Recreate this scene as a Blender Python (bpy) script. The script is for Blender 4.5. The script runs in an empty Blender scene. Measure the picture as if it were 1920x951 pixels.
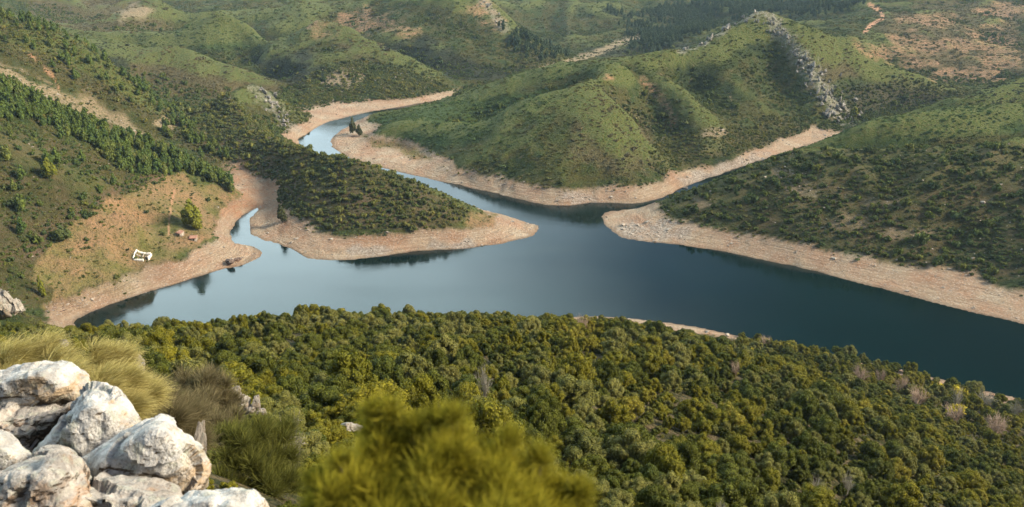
import bpy, bmesh, math, random
import numpy as np
from mathutils import Vector, Matrix, Euler

sc = bpy.context.scene
COL = sc.collection
R = math.radians
rng = np.random.default_rng(7)
random.seed(7)

# ------------------------------------------------------------------ camera
CAM_Z, PITCH, FPX = 150.0, R(21.5), 1500.0
cam_d = bpy.data.cameras.new('camera')
cam_d.sensor_width = 36.0
cam_d.lens = FPX / 1920.0 * 36.0
cam_d.dof.use_dof = True; cam_d.dof.focus_distance = 60; cam_d.dof.aperture_fstop = 2.9
cam_d.clip_start, cam_d.clip_end = 0.1, 12000
cam = bpy.data.objects.new('camera', cam_d)
cam.location = (0, 0, CAM_Z)
cam.rotation_euler = (R(90) - PITCH, 0, 0)
COL.objects.link(cam)
sc.camera = cam

# ------------------------------------------------------------------ sky, sun, exposure
SUN_EL, SUN_AZ = R(31), R(98)        # azimuth measured clockwise from +Y
world = bpy.data.worlds.new('World')
sc.world = world
world.use_nodes = True
wn, wl = world.node_tree.nodes, world.node_tree.links
wn.clear()
w_out = wn.new('ShaderNodeOutputWorld')
w_bg = wn.new('ShaderNodeBackground')
w_sky = wn.new('ShaderNodeTexSky')
w_sky.sky_type = 'NISHITA'
w_sky.sun_disc = False
w_sky.sun_elevation = SUN_EL
w_sky.sun_rotation = SUN_AZ
w_sky.altitude = 300
w_sky.dust_density = 0.8
w_bg.inputs['Strength'].default_value = 0.072
# unseen broken cloud added to shape the water's reflections: bright upper left, dark right
w_tc = wn.new('ShaderNodeTexCoord')
w_no = wn.new('ShaderNodeTexNoise')
w_no.inputs['Scale'].default_value = 1.8
w_no.inputs['Detail'].default_value = 5
w_mp = wn.new('ShaderNodeMapping')
w_mp.inputs['Scale'].default_value = (1.0, 1.0, 2.0)
w_mp.inputs['Location'].default_value = (3.1, 0.4, 0.0)
wl.new(w_tc.outputs['Generated'], w_mp.inputs['Vector'])
wl.new(w_mp.outputs[0], w_no.inputs['Vector'])
def w_side(v, lo, hi, k):
    d = wn.new('ShaderNodeVectorMath'); d.operation = 'DOT_PRODUCT'; d.inputs[1].default_value = v
    wl.new(w_tc.outputs['Generated'], d.inputs[0])
    a = wn.new('ShaderNodeMath'); a.operation = 'MULTIPLY_ADD'; a.inputs[1].default_value = k
    wl.new(w_no.outputs[0], a.inputs[0]); wl.new(d.outputs['Value'], a.inputs[2])
    r = wn.new('ShaderNodeMapRange'); r.interpolation_type = 'SMOOTHSTEP'
    r.inputs['From Min'].default_value = lo; r.inputs['From Max'].default_value = hi
    wl.new(a.outputs[0], r.inputs['Value'])
    return r.outputs[0]
w_mix = wn.new('ShaderNodeMix'); w_mix.data_type = 'RGBA'
w_mix.inputs['B'].default_value = (22.0, 27.0, 28.5, 1)
wl.new(w_side((-0.55, 0.75, 0.35), 1.0, 1.46, 0.9), w_mix.inputs['Factor'])
wl.new(w_sky.outputs[0], w_mix.inputs['A'])
w_mix2 = wn.new('ShaderNodeMix'); w_mix2.data_type = 'RGBA'
w_mix2.inputs['B'].default_value = (0.10, 0.34, 0.42, 1)
wl.new(w_side((0.80, 0.62, 0.0), 0.85, 1.22, 0.7), w_mix2.inputs['Factor'])
wl.new(w_mix.outputs['Result'], w_mix2.inputs['A'])
wl.new(w_mix2.outputs['Result'], w_bg.inputs['Color'])
wl.new(w_bg.outputs[0], w_out.inputs['Surface'])

sun_d = bpy.data.lights.new('sun', 'SUN')
sun_d.energy = 4.2
sun_d.angle = R(16)
sun_d.color = (1.0, 0.895, 0.73)
sun = bpy.data.objects.new('sun', sun_d)
sv = Vector((math.sin(SUN_AZ) * math.cos(SUN_EL), math.cos(SUN_AZ) * math.cos(SUN_EL), math.sin(SUN_EL)))
sun.rotation_euler = (-sv).to_track_quat('-Z', 'Y').to_euler()
sun.location = (0, -50, 400)
COL.objects.link(sun)

sc.view_settings.view_transform = 'Standard'
sc.view_settings.look = 'None'
sc.view_settings.exposure = 1.25
sc.view_settings.gamma = 1.0
sc.view_settings.use_curve_mapping = False
sc.render.engine = 'CYCLES'
sc.cycles.max_bounces = 5
sc.cycles.diffuse_bounces = 2
sc.cycles.glossy_bounces = 2
sc.cycles.transparent_max_bounces = 6
sc.cycles.volume_bounces = 0
sc.cycles.use_adaptive_sampling = True
sc.cycles.adaptive_threshold = 0.02
sc.cycles.use_denoising = True

# ------------------------------------------------------------------ helpers
cp, sp_ = math.cos(PITCH), math.sin(PITCH)
def ray(u, v):
    a, b = (u - 960) / FPX, (v - 475.5) / FPX
    return np.array([a, cp - b * sp_, -sp_ - b * cp])
def at(u, v, Y=None, z=None):
    """the point of the place seen at photo pixel (u, v), at ground distance Y or height z"""
    r = ray(u, v)
    t = Y / r[1] if Y is not None else (z - CAM_Z) / r[2]
    return np.array([0, 0, CAM_Z]) + t * r
def to_px(x, y, z):
    dz = z - CAM_Z
    w = y * cp - dz * sp_
    w = np.where(np.abs(w) < 1e-3, 1e-3, w)
    return 960 + FPX * x / w, 475.5 - FPX * (y * sp_ + dz * cp) / w, w

_perm = np.random.default_rng(3).permutation(256)
_perm = np.concatenate([_perm, _perm])
_g2 = np.stack([np.cos(np.arange(256) * 2.399963), np.sin(np.arange(256) * 2.399963)], 1)
def noise2(x, y):
    xi, yi = np.floor(x).astype(np.int64), np.floor(y).astype(np.int64)
    xf, yf = x - xi, y - yi
    u, v = xf**3 * (xf * (xf * 6 - 15) + 10), yf**3 * (yf * (yf * 6 - 15) + 10)
    def g(ix, iy, dx, dy):
        h = _perm[(_perm[ix & 255] + iy) & 255]
        return _g2[h, 0] * dx + _g2[h, 1] * dy
    a = g(xi, yi, xf, yf) * (1 - u) + g(xi + 1, yi, xf - 1, yf) * u
    b = g(xi, yi + 1, xf, yf - 1) * (1 - u) + g(xi + 1, yi + 1, xf - 1, yf - 1) * u
    return (a * (1 - v) + b * v) * 1.5
def fbm(x, y, wl_, octv=4, gain=0.5):
    s, a, f = 0, 1.0, 1.0 / wl_
    for o in range(octv):
        s = s + a * noise2(x * f + 17.3 * o, y * f - 9.1 * o)
        a *= gain; f *= 2.03
    return s
def smooth(e0, e1, x):
    t = np.clip((x - e0) / (e1 - e0), 0, 1)
    return t * t * (3 - 2 * t)

def mesh_from(name, verts, faces, mat=None, parent=None, smooth_sh=False, n=4, link=True):
    """verts (N,3), faces (M,n) as ONE mesh object"""
    me = bpy.data.meshes.new(name)
    verts = np.asarray(verts, np.float32); faces = np.asarray(faces, np.int32)
    me.vertices.add(len(verts)); me.vertices.foreach_set('co', verts.ravel())
    me.loops.add(faces.size); me.loops.foreach_set('vertex_index', faces.ravel())
    me.polygons.add(len(faces))
    me.polygons.foreach_set('loop_start', np.arange(0, faces.size, faces.shape[1], dtype=np.int32))
    me.polygons.foreach_set('loop_total', np.full(len(faces), faces.shape[1], np.int32))
    if smooth_sh:
        me.polygons.foreach_set('use_smooth', np.ones(len(faces), bool))
    me.update(); me.validate()
    if mat: me.materials.append(mat)
    o = bpy.data.objects.new(name, me)
    if link: COL.objects.link(o)
    if parent: o.parent = parent
    return o
def tag(o, label=None, cat=None, group=None, kind=None):
    for k, v in (('label', label), ('category', cat), ('group', group), ('kind', kind)):
        if v: o[k] = v
    return o
def empty(name, loc, rz=0.0):
    o = bpy.data.objects.new(name, None)
    o.location = loc; o.rotation_euler = (0, 0, rz)
    o.empty_display_size = 0.2
    COL.objects.link(o)
    return o

# ------------------------------------------------------------------ the lie of the land
SHORE = [(120,612),(185,580),(240,560),(300,540),(360,522),(400,510),(440,500),(475,490),(493,478),(490,467),(470,460),
 (445,457),(432,450),(430,435),(438,418),(455,402),(478,390),(488,391),(472,404),(463,420),(468,438),(485,449),(520,455),
 (545,470),(575,484),(610,489),(650,488),(700,483),(760,473),(830,468),(880,465),(930,458),(985,448),(1006,440),(1014,428),
 (1004,420),(970,411),(930,400),(850,380),(780,360),(720,345),(660,325),(610,305),(575,285),(553,265),(575,250),(600,235),
 (640,222),(690,211),(720,205),(760,199),(820,188),(900,176),(900,181),(820,193),(760,206),(705,213),(690,218),(665,229),
 (640,245),(622,258),(618,270),(630,283),(660,298),(725,318),(790,332),(860,347),(930,363),(1000,379),(1050,388),(1080,385),
 (1110,378),(1150,380),(1195,384),(1235,374),(1265,360),(1300,345),(1360,322),(1420,303),(1480,283),(1530,265),(1480,292),
 (1420,316),(1360,338),(1320,355),(1280,370),(1235,384),(1195,391),(1165,393),(1135,398),(1125,405),(1140,428),(1165,445),
 (1210,455),(1280,460),(1340,468),(1400,480),(1470,495),(1540,512),(1610,530),(1680,548),(1760,570),(1840,590),(1925,608),
 (2100,655),(2400,730),(2400,920),(2100,805),(1920,750),(1750,708),(1640,682),(1530,657),(1440,641),(1380,629),(1320,616),
 (1250,604),(1180,596),(1110,592),(1000,600),(850,606),(600,612),(350,622),(200,628)]
shore = np.array([at(u, v, z=0)[:2] for u, v in SHORE])
def resample(P, step, closed=False):
    P = np.asarray(P, float)
    Q = np.vstack([P, P[:1]]) if closed else P
    seg = np.linalg.norm(np.diff(Q[:, :2], axis=0), axis=1)
    s = np.concatenate([[0], np.cumsum(seg)])
    n = max(2, int(s[-1] / step) + 1)
    t = np.linspace(0, s[-1], n, endpoint=not closed)
    return np.stack([np.interp(t, s, Q[:, k]) for k in range(Q.shape[1])], 1)
# round the traced corners (Chaikin)
sh = shore
for _ in range(2):
    nx = np.roll(sh, -1, 0)
    sh = np.stack([0.75 * sh + 0.25 * nx, 0.25 * sh + 0.75 * nx], 1).reshape(-1, 2)
shore_s = sh

def sdist(x, y, P):
    """signed distance to the closed outline P, positive outside (on land)"""
    A, B = P, np.roll(P, -1, 0)
    best = np.full(x.shape, 1e18); inside = np.zeros(x.shape, bool)
    for a, b in zip(A, B):
        dx, dy = b - a
        L = dx * dx + dy * dy + 1e-9
        t = np.clip(((x - a[0]) * dx + (y - a[1]) * dy) / L, 0, 1)
        best = np.minimum(best, (x - a[0] - t * dx)**2 + (y - a[1] - t * dy)**2)
        if a[1] != b[1]:
            c = (a[1] > y) != (b[1] > y)
            inside ^= c & (x < (b[0] - a[0]) * (y - a[1]) / (b[1] - a[1]) + a[0])
    d = np.sqrt(best)
    return np.where(inside, -d, d)

ctl = []
def P(*pts, step=22):                      # ridges / valleys as (u, v, ground distance)
    w = [at(u, v, Y=Y) for u, v, Y in pts]
    ctl.extend(resample(w, step) if len(w) > 1 else w)
def W(*pts, step=18):                      # the same in metres
    ctl.extend(resample(np.array(pts, float), step) if len(pts) > 1 else [np.array(pts[0], float)])

# central hill: crest, front spur, rocky peak and its spine
P((700,212,690),(800,195,705),(870,175,705),(930,155,700),(1000,135,690),(1100,114,690),(1180,111,700),(1280,104,720),(1350,60,770),(1400,30,792),(1430,7,800))
P((1090,152,592),(1130,140,625),(1200,118,690))
P((1090,152,592),(1000,180,590),(930,212,590),(850,245,580))
P((1090,152,592),(1150,185,580),(1200,235,545),(1225,300,505))
P((1215,125,690),(1260,165,650),(1310,225,600),(1345,280,550))
P((1330,110,720),(1390,170,680),(1430,230,630))
P((1430,7,800),(1480,85,750),(1530,150,705),(1578,228,655))
P((1430,7,800),(1460,26,800),(1560,58,800),(1620,95,795),(1700,130,790),(1800,166,775))
P((1450,130,745),(1490,200,680),(1505,245,640))
for u_, v_ in ((655,250),(690,256),(730,272),(760,276),(800,291),(720,292),(770,306),(690,240)): ctl.append(at(u_, v_, z=3.2))
P((720,232,620),(780,240,600),(840,268,565),(880,300,520),(960,335,490))
P((1100,340,474),(1180,350,476))
# behind the central hill: the dry river bed
P((900,172,850),(960,150,880),(1025,130,935),(1080,112,1010),(1130,96,1090),(1200,66,1280))
P((1000,200,820)) if False else None
# left hill with the bare top
P((600,38,950),(560,55,940),(500,90,915),(455,110,890))
P((600,38,950),(640,42,940),(700,70,915),(780,115,880),(850,158,850),(880,172,845))
P((600,38,950),(606,60,925),(600,100,872),(610,140,820),(640,185,775))
P((530,110,880),(560,140,840))
P((530,168,790),(560,185,760))
P((700,130,850),(760,165,800))
# long hill to its left
P((110,68,830),(180,76,830),(250,83,840),(350,95,840),(430,115,830),(500,140,815),(548,164,800))
P((250,150,750),(350,185,735),(420,195,730))
P((480,120,905),(455,112,960))
P((120,66,960),(230,74,960),(340,90,950),(430,100,940))
# hills behind on the left
P((150,50,1080),(200,25,1110),(270,-5,1150),(330,5,1150),(380,25,1120))
P((330,60,1010),(380,33,1000),(430,27,1000),(480,50,985),(510,75,970))
P((40,30,1000),(110,45,1000),(125,52,1010))
P((20,0,1250),(100,-5,1300)); P((510,60,1080),(560,20,1150))
P((520,10,1350),(600,-20,1450),(700,-10,1400))
P((640,10,1150),(720,-30,1230))
# hill behind the centre
P((850,-25,1150),(900,-10,1125),(940,22,1090),(985,62,1040),(1040,105,985))
P((670,30,1120),(760,-30,1180),(850,-25,1150))
P((700,90,1010),(800,110,960),(900,140,900),(985,135,925))
P((800,40,1060),(880,60,1020),(930,90,980))
P((960,20,1400),(1030,-5,1480),(1090,2,1480),(1140,28,1420),(1178,62,1330))
P((1060,80,1200),(1120,70,1260))
P((1210,50,1330),(1300,50,1260),(1400,40,1250),(1500,30,1300))
P((1230,85,1150),(1300,75,1130))
P((1250,20,1500),(1400,0,1530),(1560,-10,1450))
# right of the peak
P((1640,120,930),(1740,140,900),(1840,160,850),(1910,150,850))
P((1800,100,960),(1700,50,1060),(1800,0,1320),(1900,20,1250),(1920,90,1000))
P((1600,70,950),(1590,40,1150),(1640,10,1250))
# gorge and right hill
P((1560,252,655),(1610,235,690),(1700,205,730),(1800,180,745))
P((1195,390,448),(1260,360,457),(1340,330,468),(1420,300,474),(1470,281,470),(1560,270,452),(1650,275,440),(1800,268,432),(1920,263,430),(2050,255,425))
P((1470,285,505),(1600,258,495),(1750,262,485),(1920,258,480))
P((1430,297,520),(1500,270,545),(1600,240,550),(1700,210,542),(1800,200,540),(1920,205,540),(2050,200,540))
P((1780,196,650),(1850,166,660),(1920,147,665),(2050,130,670))
P((1700,215,620),(1850,200,600),(1980,190,600))
P((1500,400,393),(1650,440,372),(1800,470,355))
# peninsula
P((480,155,690),(430,180,645),(455,215,605),(472,238,580),(490,246,562),(540,262,532),(600,281,480),(650,279,458),(700,303,448),(740,325,440),(800,358,426),(850,385,415),(885,396,422),(940,414,420))
P((480,155,690),(520,195,640),(548,232,610))
P((480,157,720),(500,170,745))
# inlet valley
P((500,360,485),(455,325,515),(430,300,532),(370,250,580),(310,205,630),(240,165,690))
# left slope: pine ridge, and the slope beyond
P((-200,60,420),(0,148,402),(130,190,410),(280,250,425),(400,320,440),(435,348,462))
P((-150,400,290),(0,400,297)); P((0,300,335),(100,300,342),(220,330,365))
P((-150,530,280),(0,500,303))
P((-200,230,370))
P((-150,80,540),(0,100,540),(100,150,555),(200,190,570))
P((-200,0,600),(0,36,602),(60,45,612),(110,62,625),(200,112,592),(260,162,592))
P((330,338,415)); P((150,420,345)); P((350,440,378),(400,400,405))
for u_, v_, z_ in ((264,508,5.5),(264,492,7.6),(300,488,7.6),(230,500,8.0),(264,476,9.5),(300,470,10),(230,482,10.5),(264,455,12),(230,455,14),(300,440,13),(264,430,15),(264,400,18.5),(300,400,17.5),(220,420,20)): ctl.append(at(u_, v_, z=z_))
P((140,500,322),(60,540,308))
P((60,588,300),(0,560,283))
# hidden hollows behind the crests
_n0 = len(ctl)
P((110,95,900),(180,104,905),(300,118,905),(400,134,890),(480,155,870),(540,182,850))
P((600,85,1030),(520,112,985)); P((700,112,1000),(780,152,960),(845,182,915))
P((1075,184,640),(980,210,636),(900,236,632)); P((1160,196,615),(1195,225,596),(1228,272,552)); P((1195,147,682),(1225,195,645),(1258,250,598)); P((1290,145,700),(1335,202,652)); P((1610,128,872),(1700,165,850),(1760,185,835))
P((1545,290,492),(1700,296,478),(1880,290,468)); P((1700,240,602),(1850,232,592),(2000,225,590))
P((420,62,1075),(350,50,1090)); P((270,32,1230),(200,58,1190)); P((500,98,1060))
P((900,30,1210),(960,75,1180)); P((1010,105,1060))
P((1430,62,880),(1350,100,850),(1270,135,800)); P((1560,95,880),(1700,165,850))
P((460,190,745),(400,205,690)); P((530,215,720))
P((60,75,700),(0,65,690),(150,110,690))
P((120,215,470),(0,175,460),(260,270,470),(370,320,480))
for _c in ctl[_n0:]: _c[2] = max(_c[2] - (7 if _c[1] < 700 and _c[0] > 200 else 3 if _c[1] < 700 else 20), 6.0)
# near slope, in metres (x, y, z of the ground)
W((0,-3,148.3),(0,1,147.2),(0,2.4,145.6),(0,5,142),(0,10,137.5),(0,20,130),(0,40,117),(0,62,106),(0,85,95.5),(0,130,79),(0,180,58.5),(0,225,37),(0,250,25.5),(0,275,12), step=9)
W((-1.5,3.2,145.2),(-3,4.6,145.2),(-4.5,6.5,145),(-7,7,145.2), step=2)
W((-2,7,141),(-4,10,139)); W((-7,10,142.2),(-10,20,134.5),(-13,30,127.5),(-15.5,40,123),(-20,55,114), step=8)
W((-14,18,137),(-25,40,123),(-40,62,111)); W((-12,8,144),(-25,12,141))
W((-40,85,98),(-60,130,80),(-85,165,62),(-100,215,40),(-105,255,18))
W((-40,20,136),(-70,60,115),(-95,110,92),(-115,160,65.5),(-140,200,45),(-160,240,26))
W((-150,130,88),(-180,180,66),(-195,235,38))
W((-120,40,140),(-220,150,100)); W((-230,250,50))
W((-50,190,56),(-55,250,24)); W((45,200,46),(42,250,21),(50,268,9)); W((75,200,36),(82,245,13))
W((28,78,88),(65,157,56),(94,215,22),(100,260,8)); W((5,6,140),(10,14,132),(20,30,114),(28,50,102))
W((50,60,82),(80,100,62),(94,122,49),(120,160,30),(150,200,12))
W((60,30,92),(110,80,50),(150,130,22),(180,190,6))
W((120,20,70),(200,100,8)); W((20,5,128),(40,10,108))
W((0,-20,150),(-60,-30,155),(60,-40,140)); W((150,-60,100)); W((-10,2,148),(-20,0,149))
for u_, v_, Y_ in ((20,745,10.3),(90,745,10.4),(-60,760,10),(205,768,10.6),(250,775,10.6),(310,825,12.2),(350,860,12.0),(480,915,17.2),(430,930,16.8),(530,905,17.4),(400,825,22.5),(370,790,24)): ctl.append(at(u_, v_, Y=Y_))
# the ring that closes the horizon
for a in np.linspace(-75, 75, 16):
    ctl.append(np.array([2300 * math.sin(R(a)), 2300 * math.cos(R(a)), 150 + 40 * math.sin(a * 0.21)]))
    ctl.append(np.array([3600 * math.sin(R(a)), 3600 * math.cos(R(a)), 260 + 60 * math.sin(a * 0.3)]))
W((-500,300,160)); W((-500,500,130)); W((-700,800,110)); W((700,700,90)); W((600,450,70)); W((420,330,20)); W((-420,150,170)); W((-350,0,180))
for p in resample(shore, 24, True):
    ctl.append(np.array([p[0], p[1], 0.0]))
ctl = np.array([c for c in ctl if c is not None])
# drop duplicates
_, keep = np.unique(np.round(ctl[:, :2] / 1.2).astype(int), axis=0, return_index=True)
ctl = ctl[np.sort(keep)]
def kern(r2): return np.sqrt(r2 + 9.0**2)
_r2 = ((ctl[:, None, :2] - ctl[None, :, :2])**2).sum(-1)
_K = -kern(_r2) + np.eye(len(ctl)) * 0.8
_A = np.block([[_K, np.ones((len(ctl), 1))], [np.ones((1, len(ctl))), np.zeros((1, 1))]])
_w = np.linalg.solve(_A, np.concatenate([ctl[:, 2], [0]]))
def rbf(x, y):
    out = np.empty(x.size); xf, yf = x.ravel(), y.ravel()
    for i in range(0, x.size, 20000):
        r2 = (xf[i:i+20000, None] - ctl[None, :, 0])**2 + (yf[i:i+20000, None] - ctl[None, :, 1])**2
        out[i:i+20000] = -kern(r2) @ _w[:-1] + _w[-1]
    return out.reshape(x.shape)

NS, NT = 961, 1081                          # across, away
S = np.linspace(-1.0, 1.0, NS)
T = -14 + 9 * np.exp(np.linspace(0, math.log(4000 / 9.0), NT))
def XY(s, t): return s * (t + 40), t
def upsample(f, s_step=4):                  # evaluate f on every 4th node, bilinear between
    si = np.arange(0, NS, s_step); ti = np.arange(0, NT, s_step)
    gs, gt = np.meshgrid(S[si], T[ti])
    g = f(*XY(gs, gt))
    a = np.empty((len(ti), NS))
    for k in range(len(ti)): a[k] = np.interp(np.arange(NS), si, g[k])
    b = np.empty((NT, NS))
    for k in range(NS): b[:, k] = np.interp(np.arange(NT), ti, a[:, k])
    return b
gs, gt = np.meshgrid(S, T)
GX, GY = XY(gs, gt)
H0 = upsample(rbf)
D0 = upsample(lambda x, y: sdist(x, y, shore_s), 2)
far = smooth(200, 420, GY)
D = D0 + far * (1.9 * fbm(GX, GY, 22, 4) + 0.55 * fbm(GX, GY, 5, 2)) + (1 - far) * 0.8 * fbm(GX, GY, 9, 2)
def ridged(x, y, wl_):
    return 1 - np.abs(noise2(x / wl_, y / wl_)) * 2.2
amp = smooth(8, 70, D) * far * (1 - 0.8 * smooth(45, 20, np.hypot(GX + 178, GY - 368)))
wx, wy = GX + 14 * fbm(GX, GY, 90, 2), GY + 14 * fbm(GX + 400, GY, 90, 2)
farther = smooth(800, 1300, GY)
H = H0 + amp * (1 - 0.45 * smooth(330, 0, np.hypot(GX - 90, (GY - 600)))) * (4.6 * (ridged(wx, wy, 95) - 0.55) * (0.6 + farther) + 2.0 * (ridged(wx + 50, wy, 38) - 0.5) * (1 - 0.5 * farther) + 0.8 * fbm(GX, GY, 12, 2))
H += smooth(950, 1250, GY) * 10 * (ridged(wx * 1.0 + 300, wy, 230) - 0.5)
H += (1 - far) * smooth(10, 60, GY) * smooth(4, 20, D) * 1.2 * fbm(GX, GY, 16, 3)
land = D > 0
rough = 0.35 * fbm(GX, GY, 5, 3) * smooth(0, 4, D)
zl = np.minimum(np.maximum(H, 0.05 + 0.085 * np.minimum(D, 60)), 0.62 * D + 0.02 + 0.0 * D) + rough * far
Z = np.where(land, np.maximum(zl, 0.012 * D), np.maximum(0.35 * D, -9.0))
def ground_z(x, y):
    """height of the finished ground sheet at world points"""
    x, y = np.asarray(x, float), np.asarray(y, float)
    t = np.clip(np.log(np.maximum(y + 14, 9) / 9.0) / math.log(4000 / 9.0) * (NT - 1), 0, NT - 1.001)
    s = np.clip((x / (y + 40) + 1) / 2 * (NS - 1), 0, NS - 1.001)
    i, j = t.astype(int), s.astype(int); a, b = t - i, s - j
    return (Z[i, j] * (1-a) * (1-b) + Z[i+1, j] * a * (1-b) + Z[i, j+1] * (1-a) * b + Z[i+1, j+1] * a * b)
def on_grid(A, x, y):
    t = np.clip(np.log(np.maximum(y + 14, 9) / 9.0) / math.log(4000 / 9.0) * (NT - 1), 0, NT - 1)
    s = np.clip((x / (y + 40) + 1) / 2 * (NS - 1), 0, NS - 1)
    return A[np.rint(t).astype(int), np.rint(s).astype(int)]
def hit(u, v, lift=0.0):
    """where the sight line of photo pixel (u, v) first meets the ground"""
    r = ray(u, v)
    t = np.concatenate([np.linspace(2, 200, 1500), np.linspace(200.2, 3000, 8000)])
    p = np.array([0, 0, CAM_Z]) + t[:, None] * r
    below = p[:, 2] - lift < ground_z(p[:, 0], p[:, 1])
    k = int(np.argmax(below)) if below.any() else -1
    return p[k]

# ------------------------------------------------------------------ node helpers
class Mat:
    def __init__(s, name, rough=0.9, spec=0.15):
        s.m = bpy.data.materials.new(name); s.m.use_nodes = True
        s.t = s.m.node_tree; s.N = s.t.nodes
        s.p = s.N['Principled BSDF']; s.out = s.N['Material Output']
        s.p.inputs['Roughness'].default_value = rough
        s.p.inputs['Specular IOR Level'].default_value = spec
    def n(s, typ, **kw):
        nd = s.N.new('ShaderNode' + typ)
        for k, v in kw.items(): setattr(nd, k, v)
        return nd
    def put(s, sock, v):
        if hasattr(v, 'is_output'): s.t.links.new(v, sock)
        elif v is not None: sock.default_value = v
    def pos(s): return s.n('NewGeometry').outputs['Position']
    def obj(s): return s.n('TexCoord').outputs['Object']
    def scale(s, vec, sc_):
        nd = s.n('Mapping'); s.put(nd.inputs['Vector'], vec); nd.inputs['Scale'].default_value = sc_; return nd.outputs[0]
    def noise(s, vec, scale, detail=4, rough=0.55, dist=0.0):
        nd = s.n('TexNoise'); s.put(nd.inputs['Vector'], vec)
        nd.inputs['Scale'].default_value = scale; nd.inputs['Detail'].default_value = detail
        nd.inputs['Roughness'].default_value = rough; nd.inputs['Distortion'].default_value = dist
        return nd.outputs[0]
    def voro(s, vec, scale, feature='F1'):
        nd = s.n('TexVoronoi', feature=feature); s.put(nd.inputs['Vector'], vec); nd.inputs['Scale'].default_value = scale
        return nd.outputs['Distance']
    def attr(s, name):
        nd = s.n('Attribute', attribute_name=name); return nd.outputs['Fac']
    def math(s, op, a, b=None, c=None, clamp=False):
        nd = s.n('Math', operation=op, use_clamp=clamp)
        for k, v in enumerate((a, b, c)): s.put(nd.inputs[k], v)
        return nd.outputs[0]
    def ramp(s, f, lo, hi, a=0.0, b=1.0):
        nd = s.n('MapRange'); s.put(nd.inputs['Value'], f)
        for k, v in (('From Min', lo), ('From Max', hi), ('To Min', a), ('To Max', b)): nd.inputs[k].default_value = v
        return nd.outputs[0]
    def mix(s, f, a, b, mode='MIX'):
        nd = s.n('Mix', data_type='RGBA', blend_type=mode)
        s.put(nd.inputs['Factor'], f)
        s.put(nd.inputs['A'], a if hasattr(a, 'is_output') else (*a, 1))
        s.put(nd.inputs['B'], b if hasattr(b, 'is_output') else (*b, 1))
        return nd.outputs['Result']
    def steps(s, f, cols):
        nd = s.n('ValToRGB'); cr = nd.color_ramp
        while len(cr.elements) < len(cols): cr.elements.new(0.5)
        for e, (p, c) in zip(cr.elements, cols): e.position = p; e.color = (*c, 1)
        s.put(nd.inputs[0], f); return nd.outputs[0]
    def bump(s, h, strength, dist):
        nd = s.n('Bump'); s.put(nd.inputs['Height'], h)
        nd.inputs['Strength'].default_value = strength; nd.inputs['Distance'].default_value = dist
        s.t.links.new(nd.outputs[0], s.p.inputs['Normal'])
    def col(s, c): s.put(s.p.inputs['Base Color'], c if hasattr(c, 'is_output') else (*c, 1))

# ------------------------------------------------------------------ what grows and lies where (masks kept on the ground mesh)
PU, PV, PW = to_px(GX, GY, Z)
infront = PW > 1
def poly_mask(P, y0, y1, soft=4, wob=7, wl_=14):
    """1 inside the outline; its ground lies between distances y0 and y1"""
    rows = np.where((T >= y0) & (T <= y1))[0]
    out = np.zeros(GX.shape)
    if len(rows) == 0: return out
    r = slice(rows[0], rows[-1] + 1)
    p = np.array(P, float)
    ok = (PU[r] > p[:, 0].min() - 40) & (PU[r] < p[:, 0].max() + 40) & (PV[r] > p[:, 1].min() - 40) & (PV[r] < p[:, 1].max() + 40) & infront[r]
    d = sdist(PU[r][ok], PV[r][ok], p) + wob * fbm(GX[r][ok], GY[r][ok], wl_, 3)
    sub = np.zeros(ok.shape); sub[ok] = smooth(soft, -soft, d)
    out[r] = sub
    return out
def line_mask(P, y0, y1, w=6, wob=3, wl_=12):
    rows = np.where((T >= y0) & (T <= y1))[0]
    r = slice(rows[0], rows[-1] + 1)
    out = np.zeros(GX.shape); p = np.array(P, float)
    ok = (PU[r] > p[:, 0].min() - 60) & (PU[r] < p[:, 0].max() + 60) & (PV[r] > p[:, 1].min() - 60) & (PV[r] < p[:, 1].max() + 60) & infront[r]
    x, y = PU[r][ok], PV[r][ok]; best = np.full(x.shape, 1e9)
    for a, b in zip(p[:-1], p[1:]):
        dx, dy = b - a
        t = np.clip(((x - a[0]) * dx + (y - a[1]) * dy) / (dx*dx + dy*dy), 0, 1)
        best = np.minimum(best, np.hypot(x - a[0] - t * dx, y - a[1] - t * dy))
    d = best - w + wob * fbm(GX[r][ok], GY[r][ok], wl_, 3)
    sub = np.zeros(ok.shape); sub[ok] = smooth(w * 0.4, -w * 0.4, d); out[r] = sub
    return out
def spots(*items):
    m = np.zeros(GX.shape)
    for u, v, ru, rv, y0, y1 in items:
        a = np.linspace(0, 2 * math.pi, 14, endpoint=False)
        m = np.maximum(m, poly_mask(np.stack([u + ru * np.cos(a), v + rv * np.sin(a)], 1), y0, y1, soft=max(3, rv * .5), wob=rv * 1.1, wl_=11 * (y0 + y1) / 900))
    return m

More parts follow.
